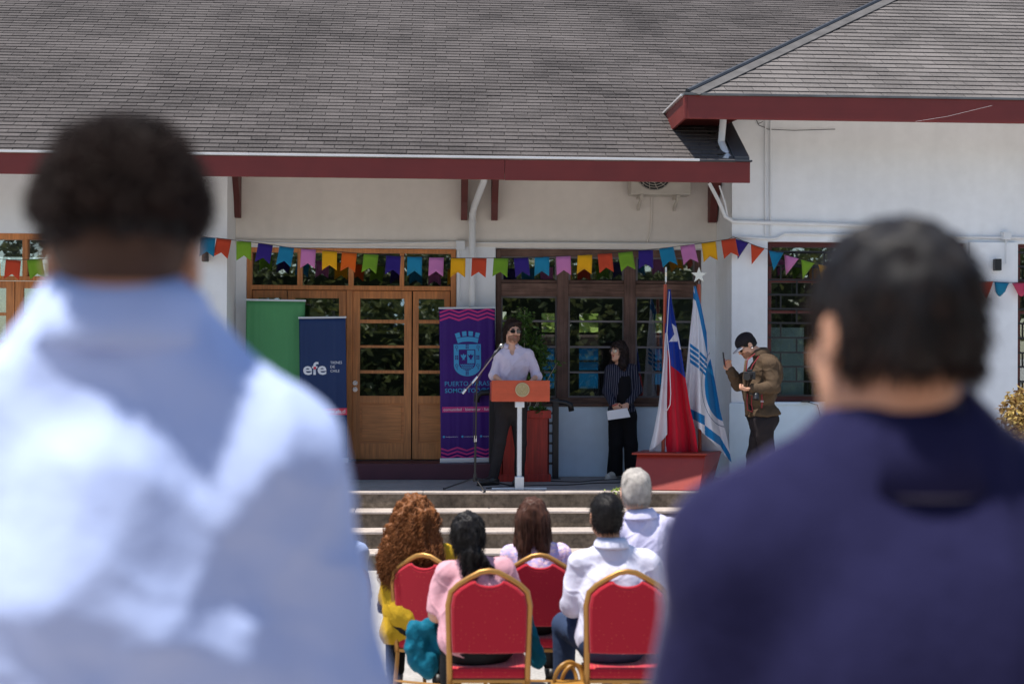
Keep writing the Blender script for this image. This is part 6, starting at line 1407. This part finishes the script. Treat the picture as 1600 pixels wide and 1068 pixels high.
def trunk(pts, r, parent, m=bark):
    b = MB(); b.tube(pts, r, 9)
    for k in range(4):
        a = k * 1.7; p = Vector(pts[-2]); b.tube([p, p + Vector((math.cos(a) * 1.0, math.sin(a) * 1.0, 1.4)), p + Vector((math.cos(a) * 1.7, math.sin(a) * 1.7, 2.6))], [r[-2] * .6, r[-2] * .4, r[-2] * .15], 6)
    b.build('trunk', m, parent)
for i, (x, y) in enumerate(((-4, 36), (3, 35.5), (10, 37))):
    t = thing('tree', ('sunlit pale green tree beyond the station seen through the left window panes', 'sunlit pale green tree beyond the station seen through the middle window panes', 'sunlit pale green tree beyond the station farthest right')[i], 'tree', (x, y, 0), 0, 'trees beyond the railway'); crown(2600, 3.6, 2, 2.6, 3.6, .42, 30 + i, leaf_b, t); trunk([(0, 0, 0), (0, 0, 2), (.2, 0, 3.4)], [.22, .18, .1], t)
# trees behind the camera, seen mirrored in the glass
spots = [(-13.5, -9, 9.5, 1), (-7.5, -13, 8, 2), (-2.5, -10, 7, 3), (3.0, -12, 8.5, 4), (8.5, -9, 7.5, 5), (14, -12, 9, 6), (20, -10, 8, 7), (-1, -20, 10, 8), (9, -21, 11, 9)]
kinds = ['tall broad tree behind the audience at the far left', 'round dense tree behind the audience left of the path', 'low spreading tree behind the audience near the middle', 'pale trunked tree behind the audience right of the middle', 'bushy tree behind the audience on the right', 'tall dark tree behind the audience far on the right', 'broad tree behind the audience at the far right end', 'very tall tree standing in the second line near the middle', 'very tall tree standing in the second line on the right']
for (x, y, hgt, sd_), lab in zip(spots, kinds):
    t = thing('tree', lab, 'tree', (x, y, .33), 0, 'trees mirrored in the windows'); crown(3400, hgt * .36, hgt * .34, hgt * .42, hgt * .56, .34, sd_, leaf_d, t); trunk([(0, 0, -.1), (.15, 0, hgt * .2), (-.1, .1, hgt * .4), (.1, 0, hgt * .6)], [.26, .2, .16, .08], t)
hd = thing('hedge', 'tall dense dark hedge added behind the camera to darken the window reflections', 'hedge', (1.5, -6.5, .33)); rs = random.Random(77); lv = MB(); tn = []  # added, unseen: keeps the bright yard and sky out of the window reflections
for k in range(15000): leaves(lv, tn, Vector((rs.uniform(-13, 15), rs.uniform(-.7, .7), rs.uniform(0, 1) ** .8 * (4.6 + 1.1 * math.sin(k * .37)))), .30, rs)
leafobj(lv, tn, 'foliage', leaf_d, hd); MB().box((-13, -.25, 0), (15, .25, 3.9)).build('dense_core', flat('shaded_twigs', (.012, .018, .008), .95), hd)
